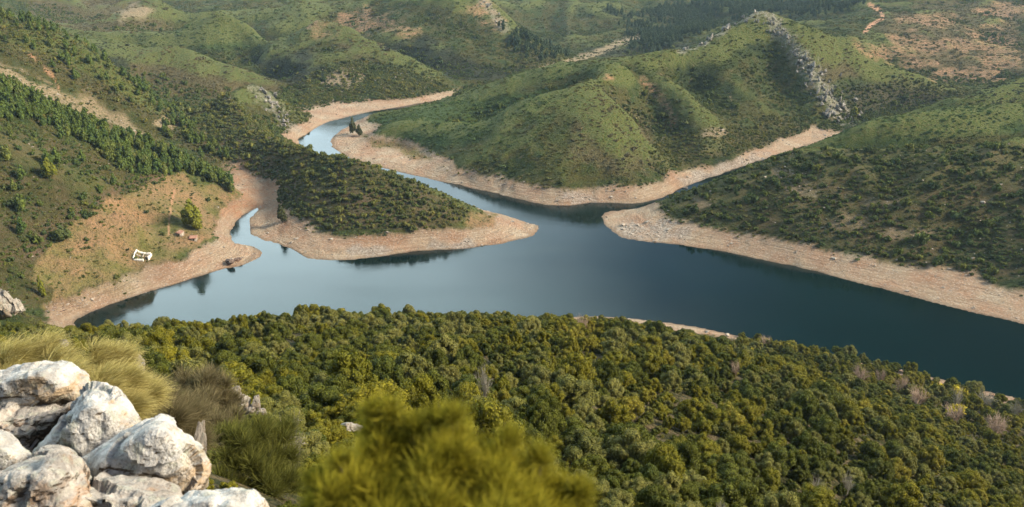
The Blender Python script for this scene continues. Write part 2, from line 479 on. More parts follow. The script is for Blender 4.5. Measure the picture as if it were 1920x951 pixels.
nearmask = np.where(GX > 0, 1 - smooth(286, 306, GY + 0.1 * GX), 1 - smooth(255, 300, GY - 0.25 * GX) * 1.0)
zb = (6.4 + 1.7 * fbm(GX, GY, 26, 5, 0.6)) * (1 - 0.35 * smooth(640, 700, GY)) * (1 - 0.38 * smooth(100, 130, GX) * smooth(440, 475, GY))
bank = smooth(0.9, -0.9, Z - zb) * smooth(75, 60, D)
nb = smooth(0.5, -0.5, Z - (1.6 + 0.7 * fbm(GX, GY, 14, 2)))
bank = np.maximum(bank, poly_mask([(612,262),(650,232),(692,214),(690,246),(745,262),(772,264),(800,288),(850,300),(870,345),(725,322),(640,292)], 480, 700, 3, 5))
bank = bank * (1 - smooth(835, 875, PU) * (GY > 690) * (PU < 1000))
bank = np.where(nearmask > 0.5, nb, bank)
clear_p = [(60,520),(95,460),(150,410),(215,372),(280,336),(345,328),(380,350),(395,345),(440,345),(418,392),(402,440),(350,470),(300,495),(250,545),(150,565),(90,575),(100,545)]
meadow = poly_mask(clear_p, 290, 470, 3, 14, 14)
meadow = np.maximum(meadow, poly_mask([(676,246),(692,258),(745,266),(768,272),(800,290),(812,300),(765,298),(750,282),(700,274)], 500, 640, 5, 5))
meadow = np.maximum(meadow, poly_mask([(884,398),(930,402),(925,425),(880,432),(868,420)], 395, 450, 5, 4))
redearth = spots((455,365,34,32,380,520),(412,385,24,28,370,470),(455,320,22,16,440,560),(505,352,16,18,400,520),(395,360,20,10,380,470),
    (592,52,14,16,900,1000),(690,40,60,18,950,1250),(610,52,8,20,850,990),(760,60,30,10,950,1250),(1635,98,46,20,780,960),(1720,118,40,10,780,980),
    (1780,88,80,14,800,1200),(1850,80,60,22,800,1200),(1890,20,60,14,900,1700),(1742,38,60,10,900,1500),(1700,90,30,30,850,1100),(1820,140,70,14,780,1000),(1880,110,40,20,780,1100),
    (1140,146,10,5,560,760),(130,520,40,14,290,340),(900,8,26,20,1000,1200),(930,30,14,22,1000,1200))
redearth = np.maximum(redearth, 0.8 * line_mask([(1205,150),(1225,165),(1255,205),(1262,230)], 560, 760, 7, 4))
pale = poly_mask([(-80,80),(0,118),(60,150),(140,175),(230,215),(300,268),(250,258),(190,232),(110,205),(0,162),(-60,130)], 420, 600, 8, 12, 16) * 0.85
pale = np.maximum(pale, line_mask([(870,180),(940,158),(1020,130),(1080,112),(1130,95),(1165,80),(1205,64)], 830, 1350, 6, 3))
pale = np.maximum(pale, spots((1465,320,18,10,420,520),(1590,420,40,14,360,420),(1500,355,40,10,400,480),(1700,440,60,10,340,420),(1660,380,40,8,360,440),(1320,385,12,14,420,480),
    (640,150,40,12,780,900),(310,235,30,9,560,640),(330,225,20,10,560,640),(250,20,40,14,1000,1200),(1340,250,20,8,550,650)))
road = line_mask([(1630,8),(1652,22),(1655,34),(1632,48),(1622,60)], 900, 1500, 3.2, 0.8)
road = np.maximum(road, line_mask([(330,345),(322,380),(316,420),(318,440)], 360, 430, 1.6, 0.6) * 0.7)
road = np.maximum(road, line_mask([(50,95),(75,120),(105,150),(110,168)], 540, 620, 1.6, 0.6) * 0.6)
rockm = line_mask([(1395,22),(1432,18),(1470,66),(1500,105),(1530,150),(1560,195),(1585,225)], 640, 830, 14, 14, 9)
rockm = np.maximum(rockm, line_mask([(1275,98),(1310,82),(1345,65),(1390,35),(1430,16)], 700, 830, 5, 5, 10))
rockm = np.maximum(rockm, line_mask([(470,160),(500,180),(525,215),(545,240)], 600, 760, 12, 12, 10) * 0.7)
rockm = np.maximum(rockm, line_mask([(905,0),(925,25),(945,55)], 1000, 1200, 8, 6, 20) * 0.7)
# density of the taller scrub
pen_p = [(430,178),(480,232),(540,258),(600,276),(650,272),(700,298),(740,320),(800,355),(850,380),(885,398),(860,420),(760,432),(690,444),(600,432),(520,416),(497,388),(517,355),(470,318),(420,298),(330,240),(290,200),(330,170)]
pen = poly_mask(pen_p, 395, 660, 5, 5)
pines = poly_mask([(-200,60),(0,142),(120,182),(280,242),(400,312),(442,345),(432,372),(400,345),(345,322),(280,332),(230,318),(150,262),(60,232),(0,222),(-200,160)], 380, 475, 5, 8)
upleft = poly_mask([(-100,10),(0,25),(110,60),(220,130),(300,178),(380,245),(430,298),(400,308),(300,240),(230,200),(120,150),(0,95),(-100,60)], 480, 660, 6, 10)
hedge = line_mask([(60,470),(95,436),(140,408),(200,380),(262,345),(300,330)], 290, 470, 17, 8)
leftlow = poly_mask([(-300,150),(0,225),(150,270),(250,335),(215,368),(140,408),(95,455),(60,510),(100,545),(60,575),(0,575),(-300,600)], 270, 420, 6, 8)
rhill = poly_mask([(1185,398),(1340,338),(1470,288),(1600,280),(2200,262),(2200,640),(1925,548),(1750,512),(1600,474),(1450,438),(1300,414)], 330, 480, 5, 6)
midlow = poly_mask([(530,170),(620,120),(700,110),(800,140),(860,172),(800,185),(700,190),(560,235),(520,215)], 640, 900, 6, 10)
gully = poly_mask([(1240,230),(1330,250),(1480,215),(1570,235),(1480,262),(1400,285),(1290,305),(1240,330),(1215,330)], 500, 720, 6, 10)
gully = np.maximum(gully, poly_mask([(1590,170),(1700,150),(1800,175),(1700,205),(1600,225)], 660, 800, 8, 10))
gully = np.maximum(gully, poly_mask([(960,60),(1060,110),(1000,130),(950,100)], 880, 1150, 8, 10))
farpine = poly_mask([(1180,95),(1230,60),(1300,42),(1345,50),(1270,80),(1220,100)], 1050, 1400, 6, 8, 30)
farpine = np.maximum(farpine, poly_mask([(1180,30),(1300,2),(1500,-5),(1620,8),(1560,22),(1400,32),(1280,45)], 1150, 1900, 8, 12, 40))
farpine = np.maximum(farpine, poly_mask([(1140,20),(1190,40),(1250,60),(1200,80)], 1250, 1700, 8, 8, 40))
farpine = np.maximum(farpine, 0.7 * poly_mask([(940,50),(1000,75),(1060,105),(1020,118),(960,100)], 900, 1150, 6, 8, 20))

toneb = np.maximum.reduce([poly_mask([(245,90),(350,95),(440,118),(545,165),(470,190),(330,190),(240,150)], 700, 870, 10, 12, 40), poly_mask([(60,-20),(300,-20),(310,60),(230,75),(150,65),(40,40)], 980, 1400, 10, 16, 60),
    poly_mask([(1110,160),(1150,185),(1215,240),(1230,300),(1150,330),(1060,300),(1090,220)], 470, 640, 14, 14, 30), poly_mask([(1440,60),(1580,80),(1640,130),(1560,150),(1500,120)], 700, 830, 8, 10, 30), 0.7 * upleft,
    poly_mask([(1640,20),(1925,-10),(1925,150),(1800,170),(1680,120)], 850, 1800, 10, 20, 60), poly_mask([(590,40),(650,50),(760,110),(700,115),(640,90)], 850, 980, 8, 10, 30)])
toned = np.maximum.reduce([poly_mask([(690,95),(800,70),(900,120),(1010,132),(960,150),(880,172),(800,120),(740,95)], 880, 1120, 8, 12, 40), poly_mask([(455,112),(520,95),(580,90),(605,130),(560,165),(520,150)], 780, 960, 10, 10, 30),
    poly_mask([(1580,165),(1700,145),(1800,172),(1750,200),(1640,225),(1590,230)], 640, 800, 8, 10, 30), poly_mask([(120,72),(240,85),(235,140),(190,170),(150,120)], 700, 860, 10, 12, 40),
    poly_mask([(1180,70),(1300,80),(1280,104),(1150,112),(1090,100)], 900, 1250, 6, 8, 30), poly_mask([(1540,282),(1980,268),(1980,320),(1700,310),(1500,330)], 400, 470, 10, 14, 30) * 0.7, poly_mask([(1780,196),(1850,164),(1980,140),(1980,205),(1800,200)], 590, 690, 8, 10, 30)])
toneg = np.maximum.reduce([poly_mask([(680,230),(760,200),(880,180),(1000,175),(1080,155),(1000,200),(900,250),(820,290),(740,265)], 500, 700, 10, 12, 40), poly_mask([(880,170),(1000,130),(1180,112),(1100,135),(980,160)], 600, 720, 6, 8, 30),
    poly_mask([(330,60),(430,28),(500,60),(480,100),(400,100)], 950, 1010, 8, 10, 40), poly_mask([(1430,298),(1500,268),(1600,238),(1700,206),(1800,198),(1980,200),(1980,266),(1800,270),(1650,278),(1480,290)], 485, 570, 8, 8, 30)])
earth = np.clip(np.maximum.reduce([redearth, pale, road, rockm * 0.25]), 0, 1)
tip = smooth(40, 0, np.hypot(PU - 1180, (PV - 430) * 1.6)) * (bank > 0.3)      # whitish stones on the headlands
tip = np.maximum(tip, spots((845,462,50,9,370,410),(1080,372,30,14,450,500),(1385,303,60,18,480,620),(1230,430,70,20,385,420),(690,470,45,8,370,400),(1330,335,60,12,450,560)) * bank)

def blur(A, n):
    for ax in (0, 1):
        c = np.cumsum(np.concatenate([np.repeat(A.take([0], ax), n + 1, ax), A, np.repeat(A.take([-1], ax), n, ax)], ax), ax)
        A = (c.take(np.arange(2*n + 1, c.shape[ax]), ax) - c.take(np.arange(0, c.shape[ax] - 2*n - 1), ax)) / (2*n + 1)
    return A
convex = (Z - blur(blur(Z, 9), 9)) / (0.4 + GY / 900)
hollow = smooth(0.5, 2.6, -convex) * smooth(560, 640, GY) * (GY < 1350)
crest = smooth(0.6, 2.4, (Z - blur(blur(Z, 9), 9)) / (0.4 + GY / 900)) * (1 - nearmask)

# ------------------------------------------------------------------ ground material
def heath_colour(M, vec):
    """colour of the heath at a place: green, olive and brown drifts; shared by the ground and the scrub on it"""
    a = M.noise(vec, 0.011, 5, 0.6)
    b = M.noise(vec, 0.045, 4, 0.6)
    f = M.math('ADD', M.math('MULTIPLY', a, 0.62), M.math('MULTIPLY', b, 0.42))
    return M.steps(f, [(0.36, (0.026, 0.040, 0.015)), (0.46, (0.050, 0.066, 0.018)), (0.53, (0.088, 0.080, 0.025)), (0.59, (0.050, 0.074, 0.021)), (0.70, (0.110, 0.090, 0.042))])

M = Mat('heath_ground', 0.95, 0.08)
p = M.pos()
heath = heath_colour(M, p)
fine = M.noise(p, 0.55, 4, 0.7)
grain = M.noise(p, 2.3, 3, 0.7)
heath = M.mix(M.ramp(fine, 0.42, 0.62), M.mix(1.0, heath, (0.62, 0.62, 0.62), 'MULTIPLY'), heath)
heath = M.mix(M.ramp(M.noise(p, 0.21, 5, 0.72), 0.585, 0.68, 0, 0.75), heath, (0.20, 0.150, 0.088))
bankc = M.steps(M.noise(p, 0.06, 5, 0.6), [(0.34, (0.37, 0.215, 0.128)), (0.45, (0.43, 0.285, 0.185)), (0.55, (0.42, 0.305, 0.20)), (0.68, (0.48, 0.385, 0.275))])
sz = M.n('SeparateXYZ'); M.put(sz.inputs[0], p)
strata = M.noise(M.scale(p, (0.05, 0.05, 1.7)), 1.0, 6, 0.72, 0.8)
bankc = M.mix(M.ramp(strata, 0.44, 0.60, 0, 0.5), bankc, (0.27, 0.18, 0.115))
stones = M.voro(p, 0.9)
bankc = M.mix(M.ramp(stones, 0.42, 0.16, 0, 0.5), bankc, (0.58, 0.50, 0.41))
bankc = M.mix(M.ramp(grain, 0.55, 0.74, 0, 0.5), bankc, (0.20, 0.135, 0.09))
tipc = M.mix(M.ramp(M.noise(p, 0.8, 5, 0.75), 0.42, 0.60), (0.20, 0.16, 0.125), (0.52, 0.46, 0.39))
bankc = M.mix(M.math('MULTIPLY', M.attr('tip'), 0.7), bankc, tipc)
wetz = M.ramp(sz.outputs[2], 0.05, 0.5, 0.55, 0.0)
bankc = M.mix(wetz, bankc, (0.13, 0.09, 0.06))
medc = M.steps(M.noise(p, 0.055, 5, 0.65), [(0.35, (0.120, 0.120, 0.032)), (0.44, (0.190, 0.155, 0.058)), (0.53, (0.24, 0.165, 0.078)), (0.66, (0.32, 0.19, 0.10))])
medc = M.mix(M.ramp(M.noise(p, 0.8, 5, 0.75), 0.50, 0.62, 0, 0.85), medc, (0.075, 0.072, 0.030))
redc = M.mix(M.ramp(fine, 0.4, 0.62), (0.36, 0.175, 0.095), (0.38, 0.25, 0.15))
palec = M.mix(M.ramp(fine, 0.42, 0.62), (0.34, 0.25, 0.155), (0.17, 0.145, 0.075))
rockc = M.mix(M.ramp(M.noise(p, 0.35, 6, 0.75), 0.42, 0.60), (0.15, 0.135, 0.095), (0.48, 0.43, 0.38))
nearc = M.mix(M.ramp(M.noise(p, 0.5, 5, 0.7), 0.42, 0.62), (0.040, 0.042, 0.016), (0.14, 0.105, 0.058))
TONES = (('toneb', (0.105, 0.082, 0.040)), ('toned', (0.030, 0.034, 0.022)), ('toneg', (0.046, 0.078, 0.022)))
for nm, tc in TONES: heath = M.mix(M.math('MULTIPLY', M.attr(nm), 0.75), heath, M.mix(M.ramp(fine, .4, .62), tuple(x * .75 for x in tc), tuple(x * 1.2 for x in tc)))
c = M.mix(M.attr('crest'), heath, M.mix(M.ramp(fine, 0.40, 0.62), (0.070, 0.096, 0.023), (0.122, 0.118, 0.039)))  # ridge-top grass; its lighter colour also stands in for lost form shading
c = M.mix(M.attr('pale'), c, palec)
c = M.mix(M.attr('scrub'), c, M.mix(M.ramp(M.noise(p, 0.09, 5, 0.7), 0.40, 0.62), (0.062, 0.060, 0.024), (0.135, 0.092, 0.055)))
c = M.mix(M.attr('near'), c, nearc)
brk = M.ramp(M.noise(p, 0.30, 5, 0.75), 0.36, 0.56)
brk2 = M.ramp(M.noise(M.scale(p, (0.05, 0.22, 1)), 1.0, 6, 0.8), 0.38, 0.54)
c = M.mix(M.math('MULTIPLY', M.attr('redearth'), M.math('MULTIPLY', brk, brk2)), c, redc)
c = M.mix(M.attr('bank'), c, bankc)
c = M.mix(M.attr('redbank'), c, redc)
c = M.mix(M.attr('meadow'), c, medc)
c = M.mix(M.attr('rock'), c, rockc)
c = M.mix(M.attr('road'), c, (0.50, 0.27, 0.16))
M.col(c)
M.bump(M.math('ADD', M.math('ADD', fine, M.math('MULTIPLY', M.math('MULTIPLY', strata, M.attr('bank')), 1.6)), M.math('MULTIPLY', grain, 0.5)), 1.0, 1.8)
idx = np.arange(NT * NS).reshape(NT, NS)
faces = np.stack([idx[:-1, :-1], idx[:-1, 1:], idx[1:, 1:], idx[1:, :-1]], -1).reshape(-1, 4)
terrain = mesh_from('terrain', np.stack([GX, GY, Z], -1).reshape(-1, 3), faces, M.m, smooth_sh=True)
tag(terrain, 'green heath hills and tan drawdown banks around the winding reservoir', kind='structure')
scrubground = np.clip(pen * 0.8 + hedge + rhill * 0.55 + leftlow * 0.5 + gully * 0.4, 0, 1)
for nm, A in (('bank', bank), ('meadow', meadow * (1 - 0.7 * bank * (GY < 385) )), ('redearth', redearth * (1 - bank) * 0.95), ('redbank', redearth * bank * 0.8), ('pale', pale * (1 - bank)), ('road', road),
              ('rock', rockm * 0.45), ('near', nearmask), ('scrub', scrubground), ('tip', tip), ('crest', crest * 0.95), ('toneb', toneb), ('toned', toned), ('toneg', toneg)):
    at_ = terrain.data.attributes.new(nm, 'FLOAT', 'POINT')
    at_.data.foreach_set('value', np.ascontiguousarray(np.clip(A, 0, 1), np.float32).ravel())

# ------------------------------------------------------------------ water: one smooth sheet
M = Mat('reservoir_water', 0.10, 0.5)
M.p.inputs['IOR'].default_value = 1.333
M.p.inputs['Specular Tint'].default_value = (0.72, 0.96, 1.0, 1)
p = M.pos()
M.col(M.mix(M.ramp(M.noise(p, 0.012, 3), 0.35, 0.7), (0.0001, 0.0055, 0.0056), (0.0002, 0.0085, 0.0085)))
rg = M.ramp(M.noise(M.scale(p, (0.010, 0.028, 1)), 1.0, 4, 0.6), 0.4, 0.65, 0.05, 0.20)
M.put(M.p.inputs['Roughness'], rg)
M.bump(M.noise(M.scale(p, (0.5, 0.9, 1)), 1.0, 3), 0.05, 0.25)
water = mesh_from('water', [(-500, 150, 0), (700, 150, 0), (700, 900, 0), (-500, 900, 0)], [(0, 1, 2, 3)], M.m)
tag(water, 'still teal reservoir water winding between the hills', kind='structure')

# ------------------------------------------------------------------ plants
def leaf_mat(name, cols, trans=0.25, var=0.35):
    """foliage: colours spread over the plants by object, a little by leaf"""
    M = Mat(name, 0.75, 0.2)
    oi = M.n('ObjectInfo')
    c = M.steps(oi.outputs['Random'], [(k / max(1, len(cols) - 1), x) for k, x in enumerate(cols)])
    ri = M.n('NewGeometry').outputs['Random Per Island']
    c = M.mix(1.0, c, M.steps(ri, [(0.0, (1 - var, 1 - var, 1 - var)), (0.6, (1, 1, 1)), (1.0, (1 + var, 1 + var * 0.9, 1))]), 'MULTIPLY')
    M.col(c)
    tr = M.n('BsdfTranslucent'); M.put(tr.inputs['Color'], c)
    mx = M.n('MixShader'); mx.inputs[0].default_value = trans
    M.t.links.new(M.p.outputs[0], mx.inputs[1]); M.t.links.new(tr.outputs[0], mx.inputs[2])
    M.t.links.new(mx.outputs[0], M.out.inputs['Surface'])
    return M.m
def heath_leaf_mat(name, gain):
    """scrub leaves that take the colour of the heath drift they grow in"""
    M = Mat(name, 0.8, 0.15)
    oi = M.n('ObjectInfo')
    c = heath_colour(M, oi.outputs['Location'])
    for nm, tc in TONES:
        at_ = M.n('Attribute', attribute_name=nm, attribute_type='INSTANCER')
        c = M.mix(M.math('MULTIPLY', at_.outputs['Fac'], 0.75), c, tc)
    k = M.ramp(oi.outputs['Random'], 0, 1, gain * 0.65, gain * 1.3)
    cb = M.n('CombineColor'); [M.put(cb.inputs[i], k) for i in range(3)]
    c = M.mix(1.0, c, cb.outputs[0], 'MULTIPLY')
    M.col(c)
    tr = M.n('BsdfTranslucent'); M.put(tr.inputs['Color'], c)
    mx = M.n('MixShader'); mx.inputs[0].default_value = 0.2
    M.t.links.new(M.p.outputs[0], mx.inputs[1]); M.t.links.new(tr.outputs[0], mx.inputs[2])
    M.t.links.new(mx.outputs[0], M.out.inputs['Surface'])
    return M.m

def cube_ball(nseg=2):
    vs, fs = [], []
    for ax in range(3):
        for sg in (-1, 1):
            b = len(vs)
            for i in range(nseg + 1):
                for j in range(nseg + 1):
                    p = [0, 0, 0]; p[ax] = sg; p[(ax+1) % 3] = (2*i/nseg - 1); p[(ax+2) % 3] = (2*j/nseg - 1)
                    vs.append(p)
            for i in range(nseg):
                for j in range(nseg):
                    q = [b + i*(nseg+1)+j, b + (i+1)*(nseg+1)+j, b + (i+1)*(nseg+1)+j+1, b + i*(nseg+1)+j+1]
                    fs.append(q if sg > 0 else q[::-1])
    v = np.array(vs, float); v /= np.linalg.norm(v, axis=1, keepdims=True)
    return v, np.array(fs)
CBV, CBF = cube_ball(2)
def leaves(g, blobs, n, size, low=-0.35, out=0.7, aspect=0.6, shell=(0.84, 1.06), core=0.80):
    """n leaf faces on the skins of overlapping lumps, with a dark solid heart in each lump"""
    B = np.asarray(blobs, float)                      # cx cy cz r
    w = B[:, 3]**2; k = g.choice(len(B), n * 2, p=w / w.sum())
    d = g.normal(size=(n * 2, 3)); d /= np.linalg.norm(d, axis=1, keepdims=True)
    p = B[k, :3] + d * (B[k, 3] * g.uniform(*shell, n * 2))[:, None]
    dist = np.linalg.norm(p[:, None] - B[None, :, :3], axis=2) / B[None, :, 3]
    ok = (d[:, 2] > low) & ((dist > 0.82).sum(1) >= len(B)) & (p[:, 2] > 0.0)
    p, d = p[ok][:n], d[ok][:n]; n = len(p)
    nn = d * out + g.normal(size=(n, 3)) * 0.5; nn /= np.linalg.norm(nn, axis=1, keepdims=True)
    t = np.cross(nn, g.normal(size=(n, 3))); t /= np.linalg.norm(t, axis=1, keepdims=True)
    b = np.cross(nn, t)
    s = size * g.uniform(0.6, 1.35, n)[:, None]
    V = np.stack([p - t*s, p - b*s*aspect, p + t*s, p + b*s*aspect], 1).reshape(-1, 3)
    F = np.arange(4 * n).reshape(-1, 4)
    if core:
        for q in B:
            F = np.vstack([F, CBF + len(V)])
            V = np.vstack([V, q[:3] + CBV * q[3] * core])
    return V, F
def tube_mesh(paths, sides=5):
    """tapered limbs; paths = list of lists of (x, y, z, radius)"""
    V, F = [], []
    for P_ in paths:
        P_ = np.asarray(P_, float); base = len(V)
        for i, q in enumerate(P_):
            tan = P_[min(i+1, len(P_)-1), :3] - P_[max(i-1, 0), :3]; tan /= np.linalg.norm(tan) + 1e-9
            a = np.cross(tan, (0.31, 0.77, 0.55)); a /= np.linalg.norm(a) + 1e-9; b = np.cross(tan, a)
            for k in range(sides):
                an = 2 * math.pi * k / sides
                V.append(q[:3] + q[3] * (math.cos(an) * a + math.sin(an) * b))
        for i in range(len(P_) - 1):
            for k in range(sides):
                F.append((base + i*sides + k, base + i*sides + (k+1) % sides, base + (i+1)*sides + (k+1) % sides, base + (i+1)*sides + k))
    return np.array(V), np.array(F)

bark = Mat('bark', 0.9, 0.1); bark.col(bark.mix(bark.ramp(bark.noise(bark.obj(), 6, 4), 0.4, 0.6), (0.055, 0.045, 0.034), (0.16, 0.135, 0.105))); bark = bark.m
TINTS = {
 'dark green': leaf_mat('leaf_dark_green', [(0.066, 0.074, 0.009), (0.092, 0.100, 0.012), (0.072, 0.086, 0.013)]),
 'olive green': leaf_mat('leaf_olive', [(0.122, 0.118, 0.009), (0.168, 0.150, 0.012), (0.132, 0.132, 0.012)]),
 'grey green': leaf_mat('leaf_grey_green', [(0.130, 0.130, 0.032), (0.178, 0.168, 0.045), (0.145, 0.145, 0.034)]),
 'golden green': leaf_mat('leaf_golden', [(0.195, 0.170, 0.020), (0.235, 0.200, 0.024), (0.175, 0.162, 0.022)]),
}
TN = list(TINTS)
def oak_blobs(g):
    bl = [(0, 0, 0.42, 0.52)]
    for k in range(g.integers(24, 31)):
        a = g.uniform(0, 2 * math.pi); e = g.uniform(-0.15, 1.35)
        r = g.uniform(0.15, 0.30)
        rad = 0.72 * math.cos(e) * g.uniform(0.8, 1.15)
        bl.append((rad * math.cos(a), rad * math.sin(a), 0.42 + 0.62 * math.sin(e) * g.uniform(0.8, 1.2), r))
    return bl
g = np.random.default_rng(21)
oak_var = []
for k in range(4):
    bl = oak_blobs(g)
    oak_var.append(leaves(g, bl, 5200, 0.036, core=0.86))
oak_low = [leaves(g, oak_blobs(g), 1100, 0.075, core=0.86) for k in range(3)]
shrub_var = []
for k in range(4):
    bl = [(g.uniform(-.55, .55), g.uniform(-.55, .55), g.uniform(.15, .5), g.uniform(.28, .5)) for q in range(7)]
    shrub_var.append(leaves(g, bl, 150, 0.16, core=0.8))
tuft_var = []
for k in range(3):
    bl = [(g.uniform(-.6, .6), g.uniform(-.6, .6), g.uniform(.0, .3), g.uniform(.25, .5)) for q in range(5)]
    tuft_var.append(leaves(g, bl, 46, 0.24, core=0.72))
pine_var = []
for k in range(3):
    bl = [(g.normal(0, .10), g.normal(0, .10), 0.28 + 0.62 * q / 6 , 0.26 - 0.024 * q) for q in range(7)]
    bl += [(0.22 * math.cos(a), 0.22 * math.sin(a), g.uniform(.3, .55), .14) for a in g.uniform(0, 6.28, 5)]
    pine_var.append(leaves(g, bl, 260, 0.075, low=-0.8, core=0.78))
trunk_v = [tube_mesh([[(0, 0, -0.25, .085), (0.02, 0.01, .15, .065), (0.0, 0.04, .45, .045), (.05, .02, .8, .015)]] +
    [[(0.01, 0.01, .2 + .06*q, .04), (.22*math.cos(q*1.7), .22*math.sin(q*1.7), .5, .025), (.42*math.cos(q*1.7), .42*math.sin(q*1.7), .72, .008)] for q in range(5)]) for k in range(1)][0]
ptrunk_v = tube_mesh([[(0, 0, -0.1, .030), (0, 0, .3, .022), (0, 0, .9, .006)]])
def data(name, VF, mat, smooth_sh=False):
    o = mesh_from(name, VF[0], VF[1], mat, link=False, smooth_sh=smooth_sh); me = o.data; bpy.data.objects.remove(o); return me
OAK = {t: [data('oak_crown', v, TINTS[t]) for v in oak_var] for t in TN}
OAKTRUNK = data('oak_trunk', trunk_v, bark); PINETRUNK = data('pine_trunk', ptrunk_v, bark)
pine_leaf = leaf_mat('pine_needles', [(0.060, 0.098, 0.022), (0.098, 0.136, 0.028), (0.080, 0.112, 0.022), (0.130, 0.148, 0.034)], 0.2)
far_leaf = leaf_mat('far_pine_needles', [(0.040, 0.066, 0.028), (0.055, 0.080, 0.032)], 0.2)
scrub_leaf = leaf_mat('scrub_leaf', [(0.052, 0.068, 0.022), (0.085, 0.098, 0.026), (0.150, 0.150, 0.034), (0.070, 0.090, 0.028), (0.190, 0.170, 0.042)], 0.2)
dark_leaf = leaf_mat('dark_scrub_leaf', [(0.042, 0.062, 0.018), (0.066, 0.094, 0.022), (0.105, 0.125, 0.024), (0.052, 0.076, 0.024), (0.135, 0.140, 0.026)], 0.2)
heath_leaf = heath_leaf_mat('heath_leaf', 1.35)
PINE = [data('pine_crown', v, pine_leaf) for v in pine_var]
SHRUB = [data('shrub', v, scrub_leaf) for v in shrub_var]
DSHRUB = [data('shrub', v, dark_leaf) for v in shrub_var]

def scatter(name, pts, scl, rot, pick, meshes, label, cat):
    """one object of plants nobody would count: a cloud of places with a plant grown on each"""
    pc = bpy.data.collections.new(name + '_kinds')
    for k, me in enumerate(meshes):
        o = bpy.data.objects.new('%s_kind_%02d' % (name, k), me); pc.objects.link(o)
    me = bpy.data.meshes.new(name); n = len(pts)
    me.vertices.add(n); me.vertices.foreach_set('co', np.asarray(pts, np.float32).ravel())
    for nm, typ, arr, key in (('scl', 'FLOAT_VECTOR', scl, 'vector'), ('rot', 'FLOAT_VECTOR', rot, 'vector'), ('pick', 'INT', pick, 'value')):
        a = me.attributes.new(nm, typ, 'POINT'); a.data.foreach_set(key, np.ascontiguousarray(arr, np.int32 if typ == 'INT' else np.float32).ravel())
    o = bpy.data.objects.new(name, me); COL.objects.link(o)
    ng = bpy.data.node_groups.new(name + '_growth', 'GeometryNodeTree')
    ng.interface.new_socket('Geometry', in_out='INPUT', socket_type='NodeSocketGeometry')
    ng.interface.new_socket('Geometry', in_out='OUTPUT', socket_type='NodeSocketGeometry')
    N, L = ng.nodes, ng.links
    gi, go = N.new('NodeGroupInput'), N.new('NodeGroupOutput')
    ci = N.new('GeometryNodeCollectionInfo'); ci.inputs['Collection'].default_value = pc
    ci.inputs['Separate Children'].default_value = True; ci.inputs['Reset Children'].default_value = True
    ip = N.new('GeometryNodeInstanceOnPoints'); ip.inputs['Pick Instance'].default_value = True
    def na(nm, typ):
        x = N.new('GeometryNodeInputNamedAttribute'); x.data_type = typ; x.inputs['Name'].default_value = nm; return x.outputs['Attribute']
    er = N.new('FunctionNodeEulerToRotation')
    L.new(na('rot', 'FLOAT_VECTOR'), er.inputs[0])
    L.new(gi.outputs[0], ip.inputs['Points']); L.new(ci.outputs[0], ip.inputs['Instance'])
    L.new(na('pick', 'INT'), ip.inputs['Instance Index']); L.new(er.outputs[0], ip.inputs['Rotation']); L.new(na('scl', 'FLOAT_VECTOR'), ip.inputs['Scale'])
    L.new(ip.outputs[0], go.inputs[0])
    md = o.modifiers.new('growth', 'NODES'); md.node_group = ng
    return tag(o, label, cat, None, 'stuff')

dS = S[1] - S[0]; dT = np.gradient(T)
AREA = dS * (GY + 40) * dT[:, None]
inview = (PW > 2) & (PU > -160) & (PU < 2080) & (PV > -60) & (PV < 1010)
def sample(dens, n, g):
    """n places on the ground, drawn with the given density (per square metre, relative)"""
    wgt = (dens * AREA * inview).ravel(); wgt = wgt / wgt.sum()
    k = g.choice(wgt.size, n, p=wgt)
    i, j = k // NS, k % NS
    t = T[i] + (g.uniform(-.5, .5, n)) * dT[i]; s = S[j] + g.uniform(-.5, .5, n) * dS
    x = s * (t + 40)
    return np.stack([x, t, ground_z(x, t)], 1)
def thin(p, rad):
    """drop places closer together than their own spacing"""
    keep, cells = [], {}
    for q in range(len(p)):
        x, y = p[q, 0], p[q, 1]; r = rad[q]; c = (int(x // 6), int(y // 6)); ok = True
        for a in (-1, 0, 1):
            for b in (-1, 0, 1):
                for o in cells.get((c[0]+a, c[1]+b), ()):
                    if (p[o, 0]-x)**2 + (p[o, 1]-y)**2 < (0.5 * (r + rad[o]))**2: ok = False; break
                if not ok: break
            if not ok: break
        if ok: keep.append(q); cells.setdefault(c, []).append(q)
    return np.array(keep)
def seen(p, lift):
    """True where the line of sight to a plant's top clears the ground"""
    ok = np.ones(len(p), bool); top = p + np.array([0, 0, 1.0]) * np.asarray(lift)[:, None]
    for f in np.linspace(0.03, 0.985, 90):
        q = np.array([0, 0, CAM_Z]) * (1 - f) + top * f
        ok &= q[:, 2] > ground_z(q[:, 0], q[:, 1]) - 0.05
    u, v, w = to_px(top[:, 0], top[:, 1], top[:, 2])
    return ok & (u > 5) & (u < 1915) & (v > 4) & (v < 945), u, v, w
def rotz(n, g): return np.stack([np.zeros(n), np.zeros(n), g.uniform(0, 6.283, n)], 1)

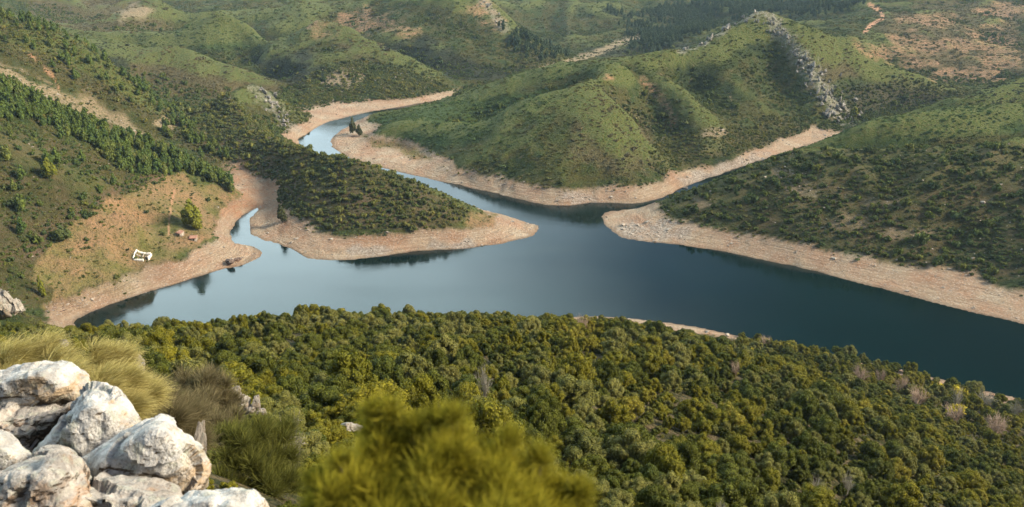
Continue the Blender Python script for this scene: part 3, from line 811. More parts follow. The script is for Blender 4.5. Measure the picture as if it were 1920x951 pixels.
# --- heath: low scrub over every hillside
g = np.random.default_rng(33)
Nrm = np.ones(GX.shape)
patch = smooth(-0.55, 0.35, fbm(GX, GY, 26, 4))
dry = (Z > 0.4) & (D > 1.0)
d_heath = dry * (1 - 0.45 * crest) * (1 - nearmask) * (1 - np.clip(bank * 1.0, 0, 1)) * (1 - 0.80 * meadow) * (1 - 0.6 * earth) * (0.25 + 0.75 * patch)
d_heath = d_heath / (1 + (GY / 620.0)**2) * (GY < 1900) * (GY > 255)
p = sample(d_heath, 150000, g); n = len(p)
r = g.lognormal(-0.42, 0.42, n) * (0.75 + p[:, 1] / 900.0)
scl = np.stack([r, r, r * g.uniform(0.55, 0.9, n)], 1)
HEATH = [data('heath_tuft', v, heath_leaf) for v in tuft_var]
hs_ob = scatter('heath_scrub', p - [0, 0, 0.06], scl, rotz(n, g), g.integers(0, 3, n), HEATH, 'low grey-green heath scrub covering all the hillsides above the banks', 'scrub')

for nm, A in (('toneb', toneb), ('toned', toned), ('toneg', toneg)):
    a_ = hs_ob.data.attributes.new(nm, 'FLOAT', 'POINT'); a_.data.foreach_set('value', on_grid(A, p[:, 0], p[:, 1]).astype(np.float32))

# --- taller scrub: the wooded headland, the right hill, the left slope, the gullies
big = fbm(GX, GY, 38, 3)
d_scrub = dry * (1 - nearmask) * (1 - bank) * (1 - 0.96 * meadow * (1 - hedge)) * (1 - 0.75 * earth) * (
    0.95 * pen + 1.3 * hedge + rhill * (0.45 + 0.30 * smooth(-.3, .5, big)) * smooth(-0.7, 0.1, fbm(GX, GY, 11, 2)) + 0.5 * leftlow * smooth(-.6, .6, big) + 0.9 * midlow + 0.32 * hollow + 0.75 * gully + 0.7 * upleft + 0.25 * pines)
d_scrub = np.maximum(d_scrub, dry * (meadow * 0.10 + 0.02 * bank * (1 - tip) * smooth(3.5, 6, Z)) * (GY > 270) * (1 - nearmask))
ps = sample(d_scrub, 62000, g)
rs = np.clip(g.lognormal(0.25, 0.42, len(ps)), 0.55, 3.2) * (0.85 + 0.4 * (ps[:, 1] > 600)) * np.where(on_grid(np.maximum(pen, hedge), ps[:, 0], ps[:, 1]) > .5, 1.45, 0.95)
rs = rs * np.where(on_grid(rhill, ps[:, 0], ps[:, 1]) > .5, 1.3 + 0.5 * (g.random(len(ps)) < .3), 1.0)
mea = on_grid(meadow + bank, ps[:, 0], ps[:, 1]) > 0.4
rs = np.where(mea, rs * 0.55, rs)
k = thin(ps, rs * 1.42); ps, rs = ps[k], rs[k]
hs = rs * g.uniform(0.95, 1.6, len(ps))
ok, u, v, w = seen(ps, hs)
app = np.where(ok, rs / w, 0)
order = np.argsort(-app)
ind = order[:290]; rest = order[290:]
dk = (on_grid(rhill + hedge + leftlow + hollow, ps[:, 0], ps[:, 1]) > 0.3)
pick = g.integers(0, 4, len(ps)) + 4 * dk
scl = np.stack([rs, rs, hs], 1); rot = rotz(len(ps), g)
scatter('hillside_scrub', ps[rest] - [0, 0, 0.1], scl[rest], rot[rest], pick[rest], SHRUB + DSHRUB, 'taller dark green bushes crowding the headland and hillsides in drifts', 'scrub')
def spot_word(u, v):
    if v > 395 and u > 1180: return 'low on the right hill just above its pale bank'
    if u > 1180: return 'on the upper right hill below its rounded crest'
    if u < 70 + 0 and v > 380: return 'at the left edge below the brown heath slope'
    if u < 290 and v > 420: return 'on the left bank round the whitewashed ruin'
    if u < 460 and v > 330: return 'on the ochre meadow and its edges above the left inlet'
    if u < 460: return 'on the left slope under the band of pines'
    if v > 380: return 'on the front of the wooded headland above the tan bank'
    if u < 1000: return 'on the upper part of the wooded headland'
    return 'on the foot of the central hill'
for q in ind:
    o = bpy.data.objects.new('shrub', (SHRUB + DSHRUB)[pick[q]])
    o.location = ps[q] - [0, 0, 0.1]; o.scale = scl[q]; o.rotation_euler = rot[q]; COL.objects.link(o)
    size = 'big' if rs[q] > 1.9 else 'small' if rs[q] < 1.2 else 'rounded'
    form = 'tall' if hs[q] > 1.15 * rs[q] else 'spreading'
    tag(o, '%s %s %s bush %s' % (size, form, 'dark green' if dk[q] else 'mid green', spot_word(u[q], v[q])), 'bush', 'bushes scattered over the hillsides')

# --- pines on the left slope and the dark woods far off
pp = sample(dry * np.clip(pines * 0.9 + 0.10 * upleft + 0.02 * leftlow, 0, 1), 1500, g)
hp = g.uniform(5.0, 9.0, len(pp)); k = thin(pp, np.full(len(pp), 2.6)); pp, hp = pp[k], hp[k]
ok, u, v, w = seen(pp, hp)
order = np.argsort(-np.where(ok, hp / w, 0)); ind = order[:280]; rest = order[280:]
wp = hp * g.uniform(0.62, 0.85, len(pp)); scl = np.stack([wp, wp, hp], 1); rot = rotz(len(pp), g); pick = g.integers(0, 3, len(pp))
scatter('pine_wood', pp[rest], scl[rest], rot[rest], pick[rest], PINE, 'green pine wood running down the left slope behind its first trees', 'wood')
for q in ind:
    e = empty('pine_tree', pp[q], rot[q][2])
    c = bpy.data.objects.new('crown', PINE[pick[q]]); t = bpy.data.objects.new('trunk', PINETRUNK)
    for o in (c, t): COL.objects.link(o); o.parent = e; o.scale = scl[q]
    where = 'by the left edge' if u[q] < 130 else 'midway down the slope' if u[q] < 270 else 'just above the meadow' if u[q] < 370 else 'near the inlet'
    row = 'along the top of the pine band' if v[q] < 150 + 0.42 * u[q] else 'inside the pine band' if v[q] < 200 + 0.42 * u[q] else 'on the lower fringe of the pine band'
    tag(e, '%s green pine %s %s' % ('tall' if hp[q] > 7.5 else 'short' if hp[q] < 6 else 'middling', row, where), 'pine', 'pines in a band down the left slope')
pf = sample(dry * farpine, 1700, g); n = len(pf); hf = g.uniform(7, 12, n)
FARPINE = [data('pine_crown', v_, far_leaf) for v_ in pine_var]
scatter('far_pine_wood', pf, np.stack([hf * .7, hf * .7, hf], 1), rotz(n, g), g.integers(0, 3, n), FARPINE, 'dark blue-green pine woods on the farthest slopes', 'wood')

# --- holm oaks on the near slope
d_oak = nearmask * (Z > np.where((GX > 92) | (GX < 30), 0.35, 4.2)) * (D > np.where((GX > 92) | (GX < 30), 0.8, 10)) * (GY > 30) * smooth(10, 26, np.hypot(GX + 4, GY - 8))
gap = fbm(GX, GY, 17, 3)
d_oak = d_oak * (0.25 + 0.75 * smooth(-0.75, -0.2, gap))
po = sample(d_oak * (0.6 + 20.0 / (GY + 20)), 13000, g)
ro = np.clip(g.lognormal(0.52, 0.42, len(po)), 0.8, 3.3)
ro = ro * np.where(np.hypot(po[:, 0], po[:, 1]) > 170, 0.92, 1.0)
ro = np.where(po[:, 1] < 55, np.minimum(ro, 1.5), ro)
k = thin(po, ro * 1.42); po, ro = po[k], ro[k]
ho = ro * g.uniform(0.95, 1.5, len(po)) * np.where(po[:, 1] < 45, 0.8, 1.0)
ok, u, v, w = seen(po, ho)
order = np.argsort(-np.where(ok, ro / w, 0)); ind = order[:295]; rest = order[295:]
sel = fbm(po[:, 0], po[:, 1], 30, 3) + 0.45 * g.normal(size=len(po)) + np.where(po[:, 0] > 10, 0.18, -0.12)
tint = np.where(sel < -0.50, 2, np.where(sel < 0.10, 0, np.where(sel < 0.98, 1, 3)))
tint = np.where((g.random(len(po)) < 0.10), 2, tint)
pick = g.integers(0, 4, len(po)) + 4 * tint
scl = np.stack([ro * g.uniform(.78, 1.25, len(po)), ro * g.uniform(.78, 1.25, len(po)), ho], 1); rot = rotz(len(po), g)
OAKS = [m_ for t in TN for m_ in OAK[t]]
scatter('oak_forest', po[rest] - [0, 0, 0.1], scl[rest], rot[rest], pick[rest], OAKS, 'dense holm oak wood covering the near slope down to the water', 'wood')
def oak_word(u, v):
    if u < 240: return 'behind the pale broom at the left edge' if v < 700 else 'below the white boulders'
    if u < 540 and v > 760: return 'in the dip right of the white boulders'
    if u < 640: return 'by the broken rock stub in the wood' if v > 660 else 'along the wood edge over the left bay'
    if v < 650: return 'on the far wood edge above the water' if u < 1100 else 'near the pale strip of beach'
    if u < 1000: return 'above the blurred yellow broom' if v < 800 else 'behind the blurred yellow broom'
    if u < 1350: return 'in the clearing right above the yellow broom' if v < 760 else 'right of the yellow broom at the bottom'
    if u < 1620: return 'midway down the right part of the near slope' if v < 790 else 'at the lower right among grey twigs'
    return 'near the grey leafless bushes on the right' if v < 790 else 'in the lower right corner of the wood'
for q in ind:
    e = empty('holm_oak', po[q] - [0, 0, 0.1], rot[q][2])
    c = bpy.data.objects.new('crown', OAKS[pick[q]]); t = bpy.data.objects.new('trunk', OAKTRUNK)
    for o in (c, t): COL.objects.link(o); o.parent = e; o.scale = scl[q]
    size = 'broad' if ro[q] > 2.2 else 'small' if ro[q] < 1.5 else 'mid-sized'
    form = 'tall-domed' if ho[q] > 1.3 * ro[q] else 'flat-topped' if ho[q] < 1.08 * ro[q] else 'round'
    tag(e, '%s %s %s holm oak %s' % (size, form, TN[tint[q]], oak_word(u[q], v[q])), 'tree', 'holm oaks on the near slope')
# --- undergrowth between them
d_und = nearmask * (Z > 2.6) * (GY > 6) * smooth(3, 9, np.hypot(GX + 3.5, GY - 5))
pu_ = sample(d_und * (0.5 + 20.0 / (GY + 12)), 14000, g); n = len(pu_)
ru = g.uniform(0.35, 0.95, n) * np.clip(pu_[:, 1] / 40, 0.35, 1)
OAKLOW = [data('undergrowth_bush', v_, TINTS[t]) for t in ('dark green', 'olive green', 'grey green') for v_ in oak_low]
scatter('undergrowth', pu_ - [0, 0, 0.05], np.stack([ru, ru, ru * g.uniform(.7, 1.2, n)], 1), rotz(n, g), g.integers(0, 9, n), OAKLOW, 'low olive undergrowth filling the gaps between the near oaks', 'undergrowth')

# ------------------------------------------------------------------ rocks
from mathutils import noise as mnoise
def rock_mat(name, base, stain, dark, lichen, sc_=1.0, mottle=0.0):
    M = Mat(name, 0.9, 0.2)
    o = M.obj()
    a = M.noise(o, 1.6 * sc_, 7, 0.68, 0.6)
    b = M.noise(o, 5.5 * sc_, 6, 0.7)
    d = M.noise(M.scale(o, (1, 1, 2.6)), 2.6 * sc_, 7, 0.72, 0.9)
    f = M.noise(o, 26 * sc_, 4, 0.7)
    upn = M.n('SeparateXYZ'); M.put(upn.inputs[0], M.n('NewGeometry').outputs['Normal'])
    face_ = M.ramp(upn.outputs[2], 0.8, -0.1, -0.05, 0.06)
    c = M.mix(M.ramp(b, 0.40, 0.60), base, tuple(x * 0.55 for x in base))
    c = M.mix(M.ramp(M.math('ADD', a, face_), 0.52, 0.64, 0, 0.8), c, stain)
    c = M.mix(M.ramp(M.voro(M.scale(o, (1.0, 1.3, 1.0)), 6 * sc_), 0.36, 0.20, 0, 0.45), c, lichen)
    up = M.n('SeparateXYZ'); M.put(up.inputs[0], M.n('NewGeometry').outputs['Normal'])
    face = M.ramp(up.outputs[2], 0.55, -0.15, -0.10, 0.10 + 0.05 * mottle)     # dark stains, weighted so steep faces and undersides come out darker
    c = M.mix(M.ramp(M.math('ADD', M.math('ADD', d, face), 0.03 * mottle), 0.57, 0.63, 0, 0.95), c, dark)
    c = M.mix(M.ramp(f, 0.58, 0.70, 0, 0.5 + 0.3 * mottle), c, tuple(x * 0.42 for x in stain))
    sp2 = M.noise(o, 60 * sc_, 3, 0.7)
    patch_ = M.noise(o, 3.2 * sc_, 5, 0.7, 1.2)
    c = M.mix(M.math('MULTIPLY', M.ramp(sp2, 0.50, 0.60, 0, 0.75), M.ramp(patch_, 0.48, 0.60)), c, (0.10, 0.085, 0.06))
    c = M.mix(M.ramp(M.noise(o, 4.1 * sc_, 6, 0.75, 0.8), 0.56, 0.64, 0, 0.6), c, tuple(x * 0.9 for x in lichen))
    M.col(c)
    M.bump(M.math('ADD', M.math('ADD', b, M.math('MULTIPLY', f, 0.35)), M.math('MULTIPLY', a, 1.2)), 0.9, 0.05 / sc_)
    return M.m
quartz = rock_mat('white_quartzite', (0.52, 0.495, 0.45), (0.37, 0.25, 0.13), (0.060, 0.042, 0.026), (0.33, 0.34, 0.26))
craggy = rock_mat('mottled_quartzite', (0.42, 0.38, 0.33), (0.32, 0.19, 0.10), (0.050, 0.038, 0.028), (0.36, 0.37, 0.29), 1.5, 1.0)
greyrock = rock_mat('grey_outcrop', (0.34, 0.30, 0.25), (0.27, 0.19, 0.11), (0.09, 0.08, 0.065), (0.34, 0.35, 0.29), 0.5)
farrock = rock_mat('pale_crag', (0.30, 0.275, 0.24), (0.20, 0.165, 0.11), (0.095, 0.085, 0.062), (0.36, 0.36, 0.30), 0.25)

def hull_rock(name, pts, mat, edge=0.06, amp=0.05, freq=3.0, parent=None, seed=0, link=True, origin=None, solid=False):
    bm = bmesh.new()
    o = Vector(origin) if origin is not None else Vector(np.mean(pts, 0))
    for q in pts: bm.verts.new(Vector(q) - o)
    r = bmesh.ops.convex_hull(bm, input=bm.verts)
    bmesh.ops.delete(bm, geom=[e for e in r['geom_interior'] if isinstance(e, bmesh.types.BMVert)], context='VERTS')
    for it in range(9):
        le = [e for e in bm.edges if e.calc_length() > edge]
        if not le or len(bm.verts) > 42000: break
        bmesh.ops.subdivide_edges(bm, edges=le, cuts=1)
        bmesh.ops.triangulate(bm, faces=[f for f in bm.faces if len(f.verts) > 3])
    if solid:                                          # even out the faces before breaking the surface up
        tmp = bpy.data.meshes.new('tmp'); bm.to_mesh(tmp); bm.free()
        to = bpy.data.objects.new('tmp', tmp); COL.objects.link(to)
        rm = to.modifiers.new('even', 'REMESH'); rm.mode = 'VOXEL'; rm.voxel_size = 0.02
        dg = bpy.context.evaluated_depsgraph_get(); ev = to.evaluated_get(dg)
        bm = bmesh.new(); bm.from_mesh(ev.to_mesh()); ev.to_mesh_clear()
        bpy.data.objects.remove(to); bpy.data.meshes.remove(tmp)
        bmesh.ops.smooth_vert(bm, verts=bm.verts, factor=0.5, use_axis_x=True, use_axis_y=True, use_axis_z=True)
    bm.normal_update()
    off = Vector((seed * 7.31, seed * 3.7, seed * 5.1))
    mv = []
    for v_ in bm.verts:
        q = v_.co * freq + off
        h = mnoise.fractal(q * 0.5, 0.9, 2.1, 5) * 0.9
        cel = mnoise.voronoi(q * 0.75)[0]
        crack = min(0.0, (cel[1] - cel[0]) - 0.22) * 3.2
        step = mnoise.noise(Vector((q.x * 0.25, q.y * 0.25, q.z * 2.2)))
        fd, fp = mnoise.voronoi(q * 0.42 + Vector((0.3, 0.1, 0.2)) * mnoise.noise(q * 1.5))
        c0 = Vector(fp[0]); rn = mnoise.noise_vector(c0 * 37.7 + off)
        facet = 0.9 * mnoise.noise(c0 * 51.3 + off) + 1.5 * rn.dot(q * 0.42 - c0)
        if solid:
            h += 0.55 * mnoise.fractal(q * 3.1, 1.0, 2.1, 4) + 0.5 * min(0.0, abs(mnoise.noise(Vector((q.x * 0.9, q.y * 0.9, q.z * 2.0)))) - 0.12) * 5.0
        mv.append(v_.normal * amp * (0.55 * h + 0.7 * crack + 0.45 * step + 1.35 * facet))
    if solid:                                          # keep the bulges inside the traced outline
        q7 = float(np.percentile([d.dot(v_.normal) for v_, d in zip(bm.verts, mv)], 58))
        mv = [d - v_.normal * q7 for v_, d in zip(bm.verts, mv)]
    for v_, d in zip(bm.verts, mv): v_.co += d
    me = bpy.data.meshes.new(name); bm.to_mesh(me); bm.free()
    me.polygons.foreach_set('use_smooth', np.zeros(len(me.polygons), bool))
    me.materials.append(mat)
    ob = bpy.data.objects.new(name, me); ob.location = o
    if link: COL.objects.link(ob)
    if parent: ob.parent = parent
    return ob
def boulder(label, outline, Y, thick, mat, tilt=-0.45, bulge=0.10, grow=1.05, **kw):
    """a solid boulder: an outline facing the viewer at ground distance Y, a bulged face and a real back"""
    P_ = np.array(outline, float); c = P_.mean(0); P_ = c + (P_ - c) * grow
    front = [at(u, v, Y=Y + 0.25 * (c[1] - v) / 100.0) for u, v in P_]
    mid = [at(*(c + (q - c) * 0.55), Y=Y - bulge) for q in P_]
    back = [at(*(c + (q - c) * 0.80), Y=Y + thick) + np.array([0.0, 0.0, 0.25 * tilt * thick]) for q in P_]
    o = hull_rock('boulder', np.array(front + mid + back), mat, solid=True, **kw)
    return tag(o, label, 'boulder', 'white boulders of the near outcrop')
boulder('flat white boulder with a smooth grey-veined top, highest at the left edge', [(-120,730),(-60,706),(10,700),(62,684),(112,677),(150,698),(160,726),(148,752),(90,772),(20,792),(-60,815),(-120,820)], 6.3, 1.2, quartz, seed=1, bulge=0.18, amp=0.055)
boulder('ochre-stained broken boulder wedged under the flat white one', [(-120,800),(-40,792),(60,765),(140,748),(150,770),(110,812),(70,858),(0,885),(-120,900)], 6.05, 0.9, craggy, seed=2, amp=0.08, grow=1.18)
boulder('white leaning boulder with a rounded shoulder in the middle of the outcrop', [(150,742),(172,734),(208,744),(236,776),(247,808),(246,850),(215,905),(130,915),(66,880),(74,848),(112,800)], 5.3, 1.0, quartz, seed=3, amp=0.06, grow=1.18)
boulder('big bright angular boulder with a pointed top, frontmost of the outcrop', [(286,787),(304,783),(318,789),(342,812),(362,846),(385,872),(382,905),(366,928),(300,950),(210,960),(130,930),(150,862),(200,832),(246,812)], 4.75, 0.9, quartz, seed=4, amp=0.05, bulge=0.15, grow=1.06)
boulder('rounded white boulder cut off by the left edge above a tuft of moss', [(-140,790),(-50,796),(4,812),(40,842),(55,868),(44,900),(0,915),(-140,935)], 4.9, 0.7, quartz, seed=5, amp=0.05)
boulder('dark mottled rust-spotted boulder in the lower left corner', [(92,850),(112,852),(150,890),(166,950),(170,1040),(-140,1040),(-140,940),(0,915),(52,884)], 4.25, 0.7, craggy, seed=6, amp=0.075)
boulder('low pale boulder lying at the bottom of the frame beside the gap', [(215,985),(300,938),(352,916),(420,913),(474,926),(494,952),(510,1080),(200,1080)], 3.75, 0.6, quartz, seed=7, amp=0.05)
boulder('lichen-spotted grey wedge between the front boulder and the dark one', [(120,915),(200,920),(300,935),(330,960),(300,1060),(120,1060)], 4.3, 0.7, craggy, seed=8, amp=0.06, grow=1.3)
ms = leaf_mat('moss', [(0.10, 0.11, 0.02), (0.13, 0.13, 0.03)])
mp = at(26, 908, Y=4.72)
VF = leaves(np.random.default_rng(5), [(q * .03 - .06, 0, 0.0, .035) for q in range(5)], 700, 0.006, low=-1, core=0.7)
o = mesh_from('moss_tuft', VF[0], VF[1], ms); o.location = mp
tag(o, 'small green moss tuft in the crack at the left edge', 'moss')

g = np.random.default_rng(77)
def rand_pts(n, sx, sy, sz, g):
    d = g.normal(size=(n, 3)); d /= np.linalg.norm(d, axis=1, keepdims=True)
    return d * np.array([sx, sy, sz]) * g.uniform(0.75, 1.1, (n, 1))
ROCKS = []
for k in range(5):
    o = hull_rock('rock', rand_pts(14, 1, 0.8, 0.85, g), farrock, edge=0.28, amp=0.13, freq=1.6, seed=20 + k, link=False)
    ROCKS.append(o.data); bpy.data.objects.remove(o)
darkrock = rock_mat('rusty_dark_rock', (0.20, 0.14, 0.11), (0.24, 0.12, 0.07), (0.06, 0.045, 0.04), (0.28, 0.24, 0.20), 0.5)
DROCKS = []
for k in range(3):
    o = hull_rock('rock', rand_pts(14, 1, 0.8, 0.85, g), darkrock, edge=0.22, amp=0.14, freq=1.8, seed=80 + k, link=False)
    DROCKS.append(o.data); bpy.data.objects.remove(o)
GROCKS = []
for k in range(3):
    o = hull_rock('rock', rand_pts(16, 1, 0.8, 0.9, g), greyrock, edge=0.12, amp=0.10, freq=2.0, seed=40 + k, link=False)
    GROCKS.append(o.data); bpy.data.objects.remove(o)
def rock(u, v, w_px, h_px, label, group, meshes, dist=None, sink=0.3, rz=None, p=None):
    p = hit(u, v) if p is None else p
    if dist and not dist[0] < p[1] < dist[1]: return None   # this line of sight misses the ridge
    d = np.linalg.norm(p - [0, 0, CAM_Z])
    o = bpy.data.objects.new('rock', meshes[int(g.integers(len(meshes)))])
    sx, sz_ = w_px / 2 * d / FPX, h_px / 2 * d / FPX
    o.location = p + np.array([0, 0, sz_ * (1 - sink)])
    o.scale = (sx, sx * g.uniform(.7, 1), sz_); o.rotation_euler = (g.uniform(-.3, .3), g.uniform(-.3, .3), g.uniform(0, 6.28) if rz is None else rz)
    COL.objects.link(o)
    return tag(o, label, 'rock', group)
# the rocky spine under the peak, the peak itself, the knoll, the far streak
def along(P_, f):
    P_ = np.array(P_, float); s = np.concatenate([[0], np.cumsum(np.hypot(*np.diff(P_, axis=0).T))])
    return np.array([np.interp(f * s[-1], s, P_[:, k]) for k in (0, 1)])
SP = [(1420,22),(1466,66),(1498,105),(1530,150),(1560,195),(1582,228)]
for q in range(150):
    f = g.uniform(0, 1) ** 0.8; b = along(SP, f); k = g.uniform(3.5, 11) * (0.6 + 0.6 * f)
    rock(b[0] + g.normal(0, 12 + 9 * f), b[1] + g.normal(0, 4), k * .85, k * g.uniform(.9, 1.9), 'grey-white crag %s of the rocky rib falling from the peak' % ('near the top' if f < .3 else 'in the middle' if f < .7 else 'at the foot'), 'crags of the rocky rib', ROCKS, (620, 835))
for q in range(26):
    b = along([(1282,96),(1310,82),(1345,66),(1385,42),(1432,17)], g.uniform(0, 1)); k = g.uniform(6, 12)
    rock(b[0] + g.normal(0, 3), b[1] + g.normal(1, 2), k, k * g.uniform(.9, 1.6), 'pale jagged crag on the ridge left of the sharp peak', 'crags of the left ridge', ROCKS, (680, 835))
for q in range(28):
    b = along([(478,158),(495,180),(520,212),(542,246)], g.uniform(0, 1)); k = g.uniform(5, 11)
    rock(b[0] + g.normal(3, 9), b[1] + g.normal(3, 5), k, k * g.uniform(.9, 1.7), 'yellowish crag on the rocky knoll above the upper river', 'crags of the knoll', ROCKS, (560, 740))
for q in range(14):
    b = along([(905,2),(925,25),(945,52)], g.uniform(0, 1)); k = g.uniform(4, 8)
    rock(b[0] + g.normal(0, 6), b[1] + g.normal(0, 4), k, k, 'pale crag streaking the far central hill', 'crags of the far hill', ROCKS, (950, 1200))
for u, v, k, lb in ((430,496,26,'dark reddish rock heap at the water on the left bank'),(446,490,18,'small brown rock at the tip of the left bank'),(1286,356,14,'grey rock stub standing at the narrow side inlet'),(1278,362,10,'low rock beside the stub at the side inlet'),(132,484,5,'tiny white stone on the meadow left of the ruin')):
    rock(u, v, k, k * .6, lb, None, DROCKS if 'reddish' in lb or 'brown' in lb else ROCKS)
for u, v, k, h, lb in ((8,590,46,60,'tall ochre rock at the left edge above the wood'),(34,588,26,34,'blocky pale rock right of the tall one at the left edge'),(-12,600,50,40,'low broken rock at the left edge of the wood')):
    p = at(u, v, Y=128); rock(u, v, k, h, lb, 'rocks at the left edge', GROCKS, p=p)
for u, v, Y, k, h, lb in ((120,668,10.6,46,44,'pale pointed rock between the two straw-coloured brooms'),(100,676,10.3,34,24,'low pale rock leaning on the pointed one between the brooms'),(258,706,13.0,46,56,'white knobbly rock at the right end of the pale broom'),(238,715,12.6,30,30,'small rock left of the knobbly one'),
        (300,770,14.0,22,16,'small stone on the rocky edge below the knobbly rock'),(318,792,13.5,18,14,'small tan stone on the rocky edge near the big boulder'),(283,738,14.0,20,24,'narrow stone on the rocky edge under the knobbly rock')):
    rock(u, v, k, h, lb, None, GROCKS, p=at(u, v, Y=Y))
# the broken rock stub in the wood: a tall block, a lower block, loose pieces
for u, v, k, h, lb in ((447,762,30,56,'tall squared rock block of the broken stub in the wood'),(462,766,24,40,'leaning middle block of the broken stub in the wood'),(484,768,18,40,'thin upright slab right of the tall block in the wood'),(474,772,30,20,'low rubble between the block and the upright slab'),(493,780,24,22,'loose grey rock at the right foot of the stub'),
        (664,812,50,30,'rounded grey rock in the wood left of the yellow broom'),(630,824,24,18,'small grey rock beside the rounded one in the wood'),(382,880,34,120,'layered shadowed rock face in the cleft behind the big boulder')):
    Y = 40 if u < 600 else 44
    if u == 382: Y = 11
    rock(u, v, k, h, lb, None, GROCKS, p=at(u, v, Y=Y), rz=0.3)
# stones on the banks
n = 5200
pb = sample(np.clip(bank, 0, 1) * (GY > 250) * (GY < 760) * (Z > 0.15) * (D > 0.4) * (0.14 + 0.8 * tip + 0.5 * smooth(0.1, .6, fbm(GX, GY, 9, 3))), n, g)
rb = np.clip(g.lognormal(-1.35, 0.7, n), 0.08, 1.7) * np.where(on_grid(tip, pb[:, 0], pb[:, 1]) > .3, 1.35, 1.0)
stone_m = rock_mat('bank_stone', (0.42, 0.35, 0.275), (0.36, 0.25, 0.16), (0.15, 0.11, 0.08), (0.34, 0.32, 0.27), 0.6)
STONES = []
for k in range(3):
    o = hull_rock('stone', rand_pts(11, 1, .8, .7, g), stone_m, edge=1.2, amp=0.12, freq=1.3, seed=60 + k, link=False); STONES.append(o.data); bpy.data.objects.remove(o)
n2 = 3500
ph = sample(dry * (1 - nearmask) * (GY < 1000) * np.clip(0.5 * midlow + rockm + 0.6 * pale + 0.12 * rhill + 0.06 * leftlow + 0.25 * pen * (GY > 590), 0, 1), n2, g)
rh = np.clip(g.lognormal(-0.7, 0.5, n2), 0.2, 1.8)
STONE_LATER = (ph, rh)
scatter('bank_stones', pb, np.stack([rb, rb, rb * g.uniform(.5, 1, n)], 1), rotz(n, g), g.integers(0, 3, n), STONES, 'pale loose stones strewn over the bare tan banks', 'stones')

ph, rh = STONE_LATER
scatter('hillside_stones', ph, np.stack([rh, rh, rh * g.uniform(.5, 1.1, n2)], 1), rotz(n2, g), g.integers(0, 3, n2), STONES, 'pale stones and small outcrops showing through the hillside scrub', 'stones')

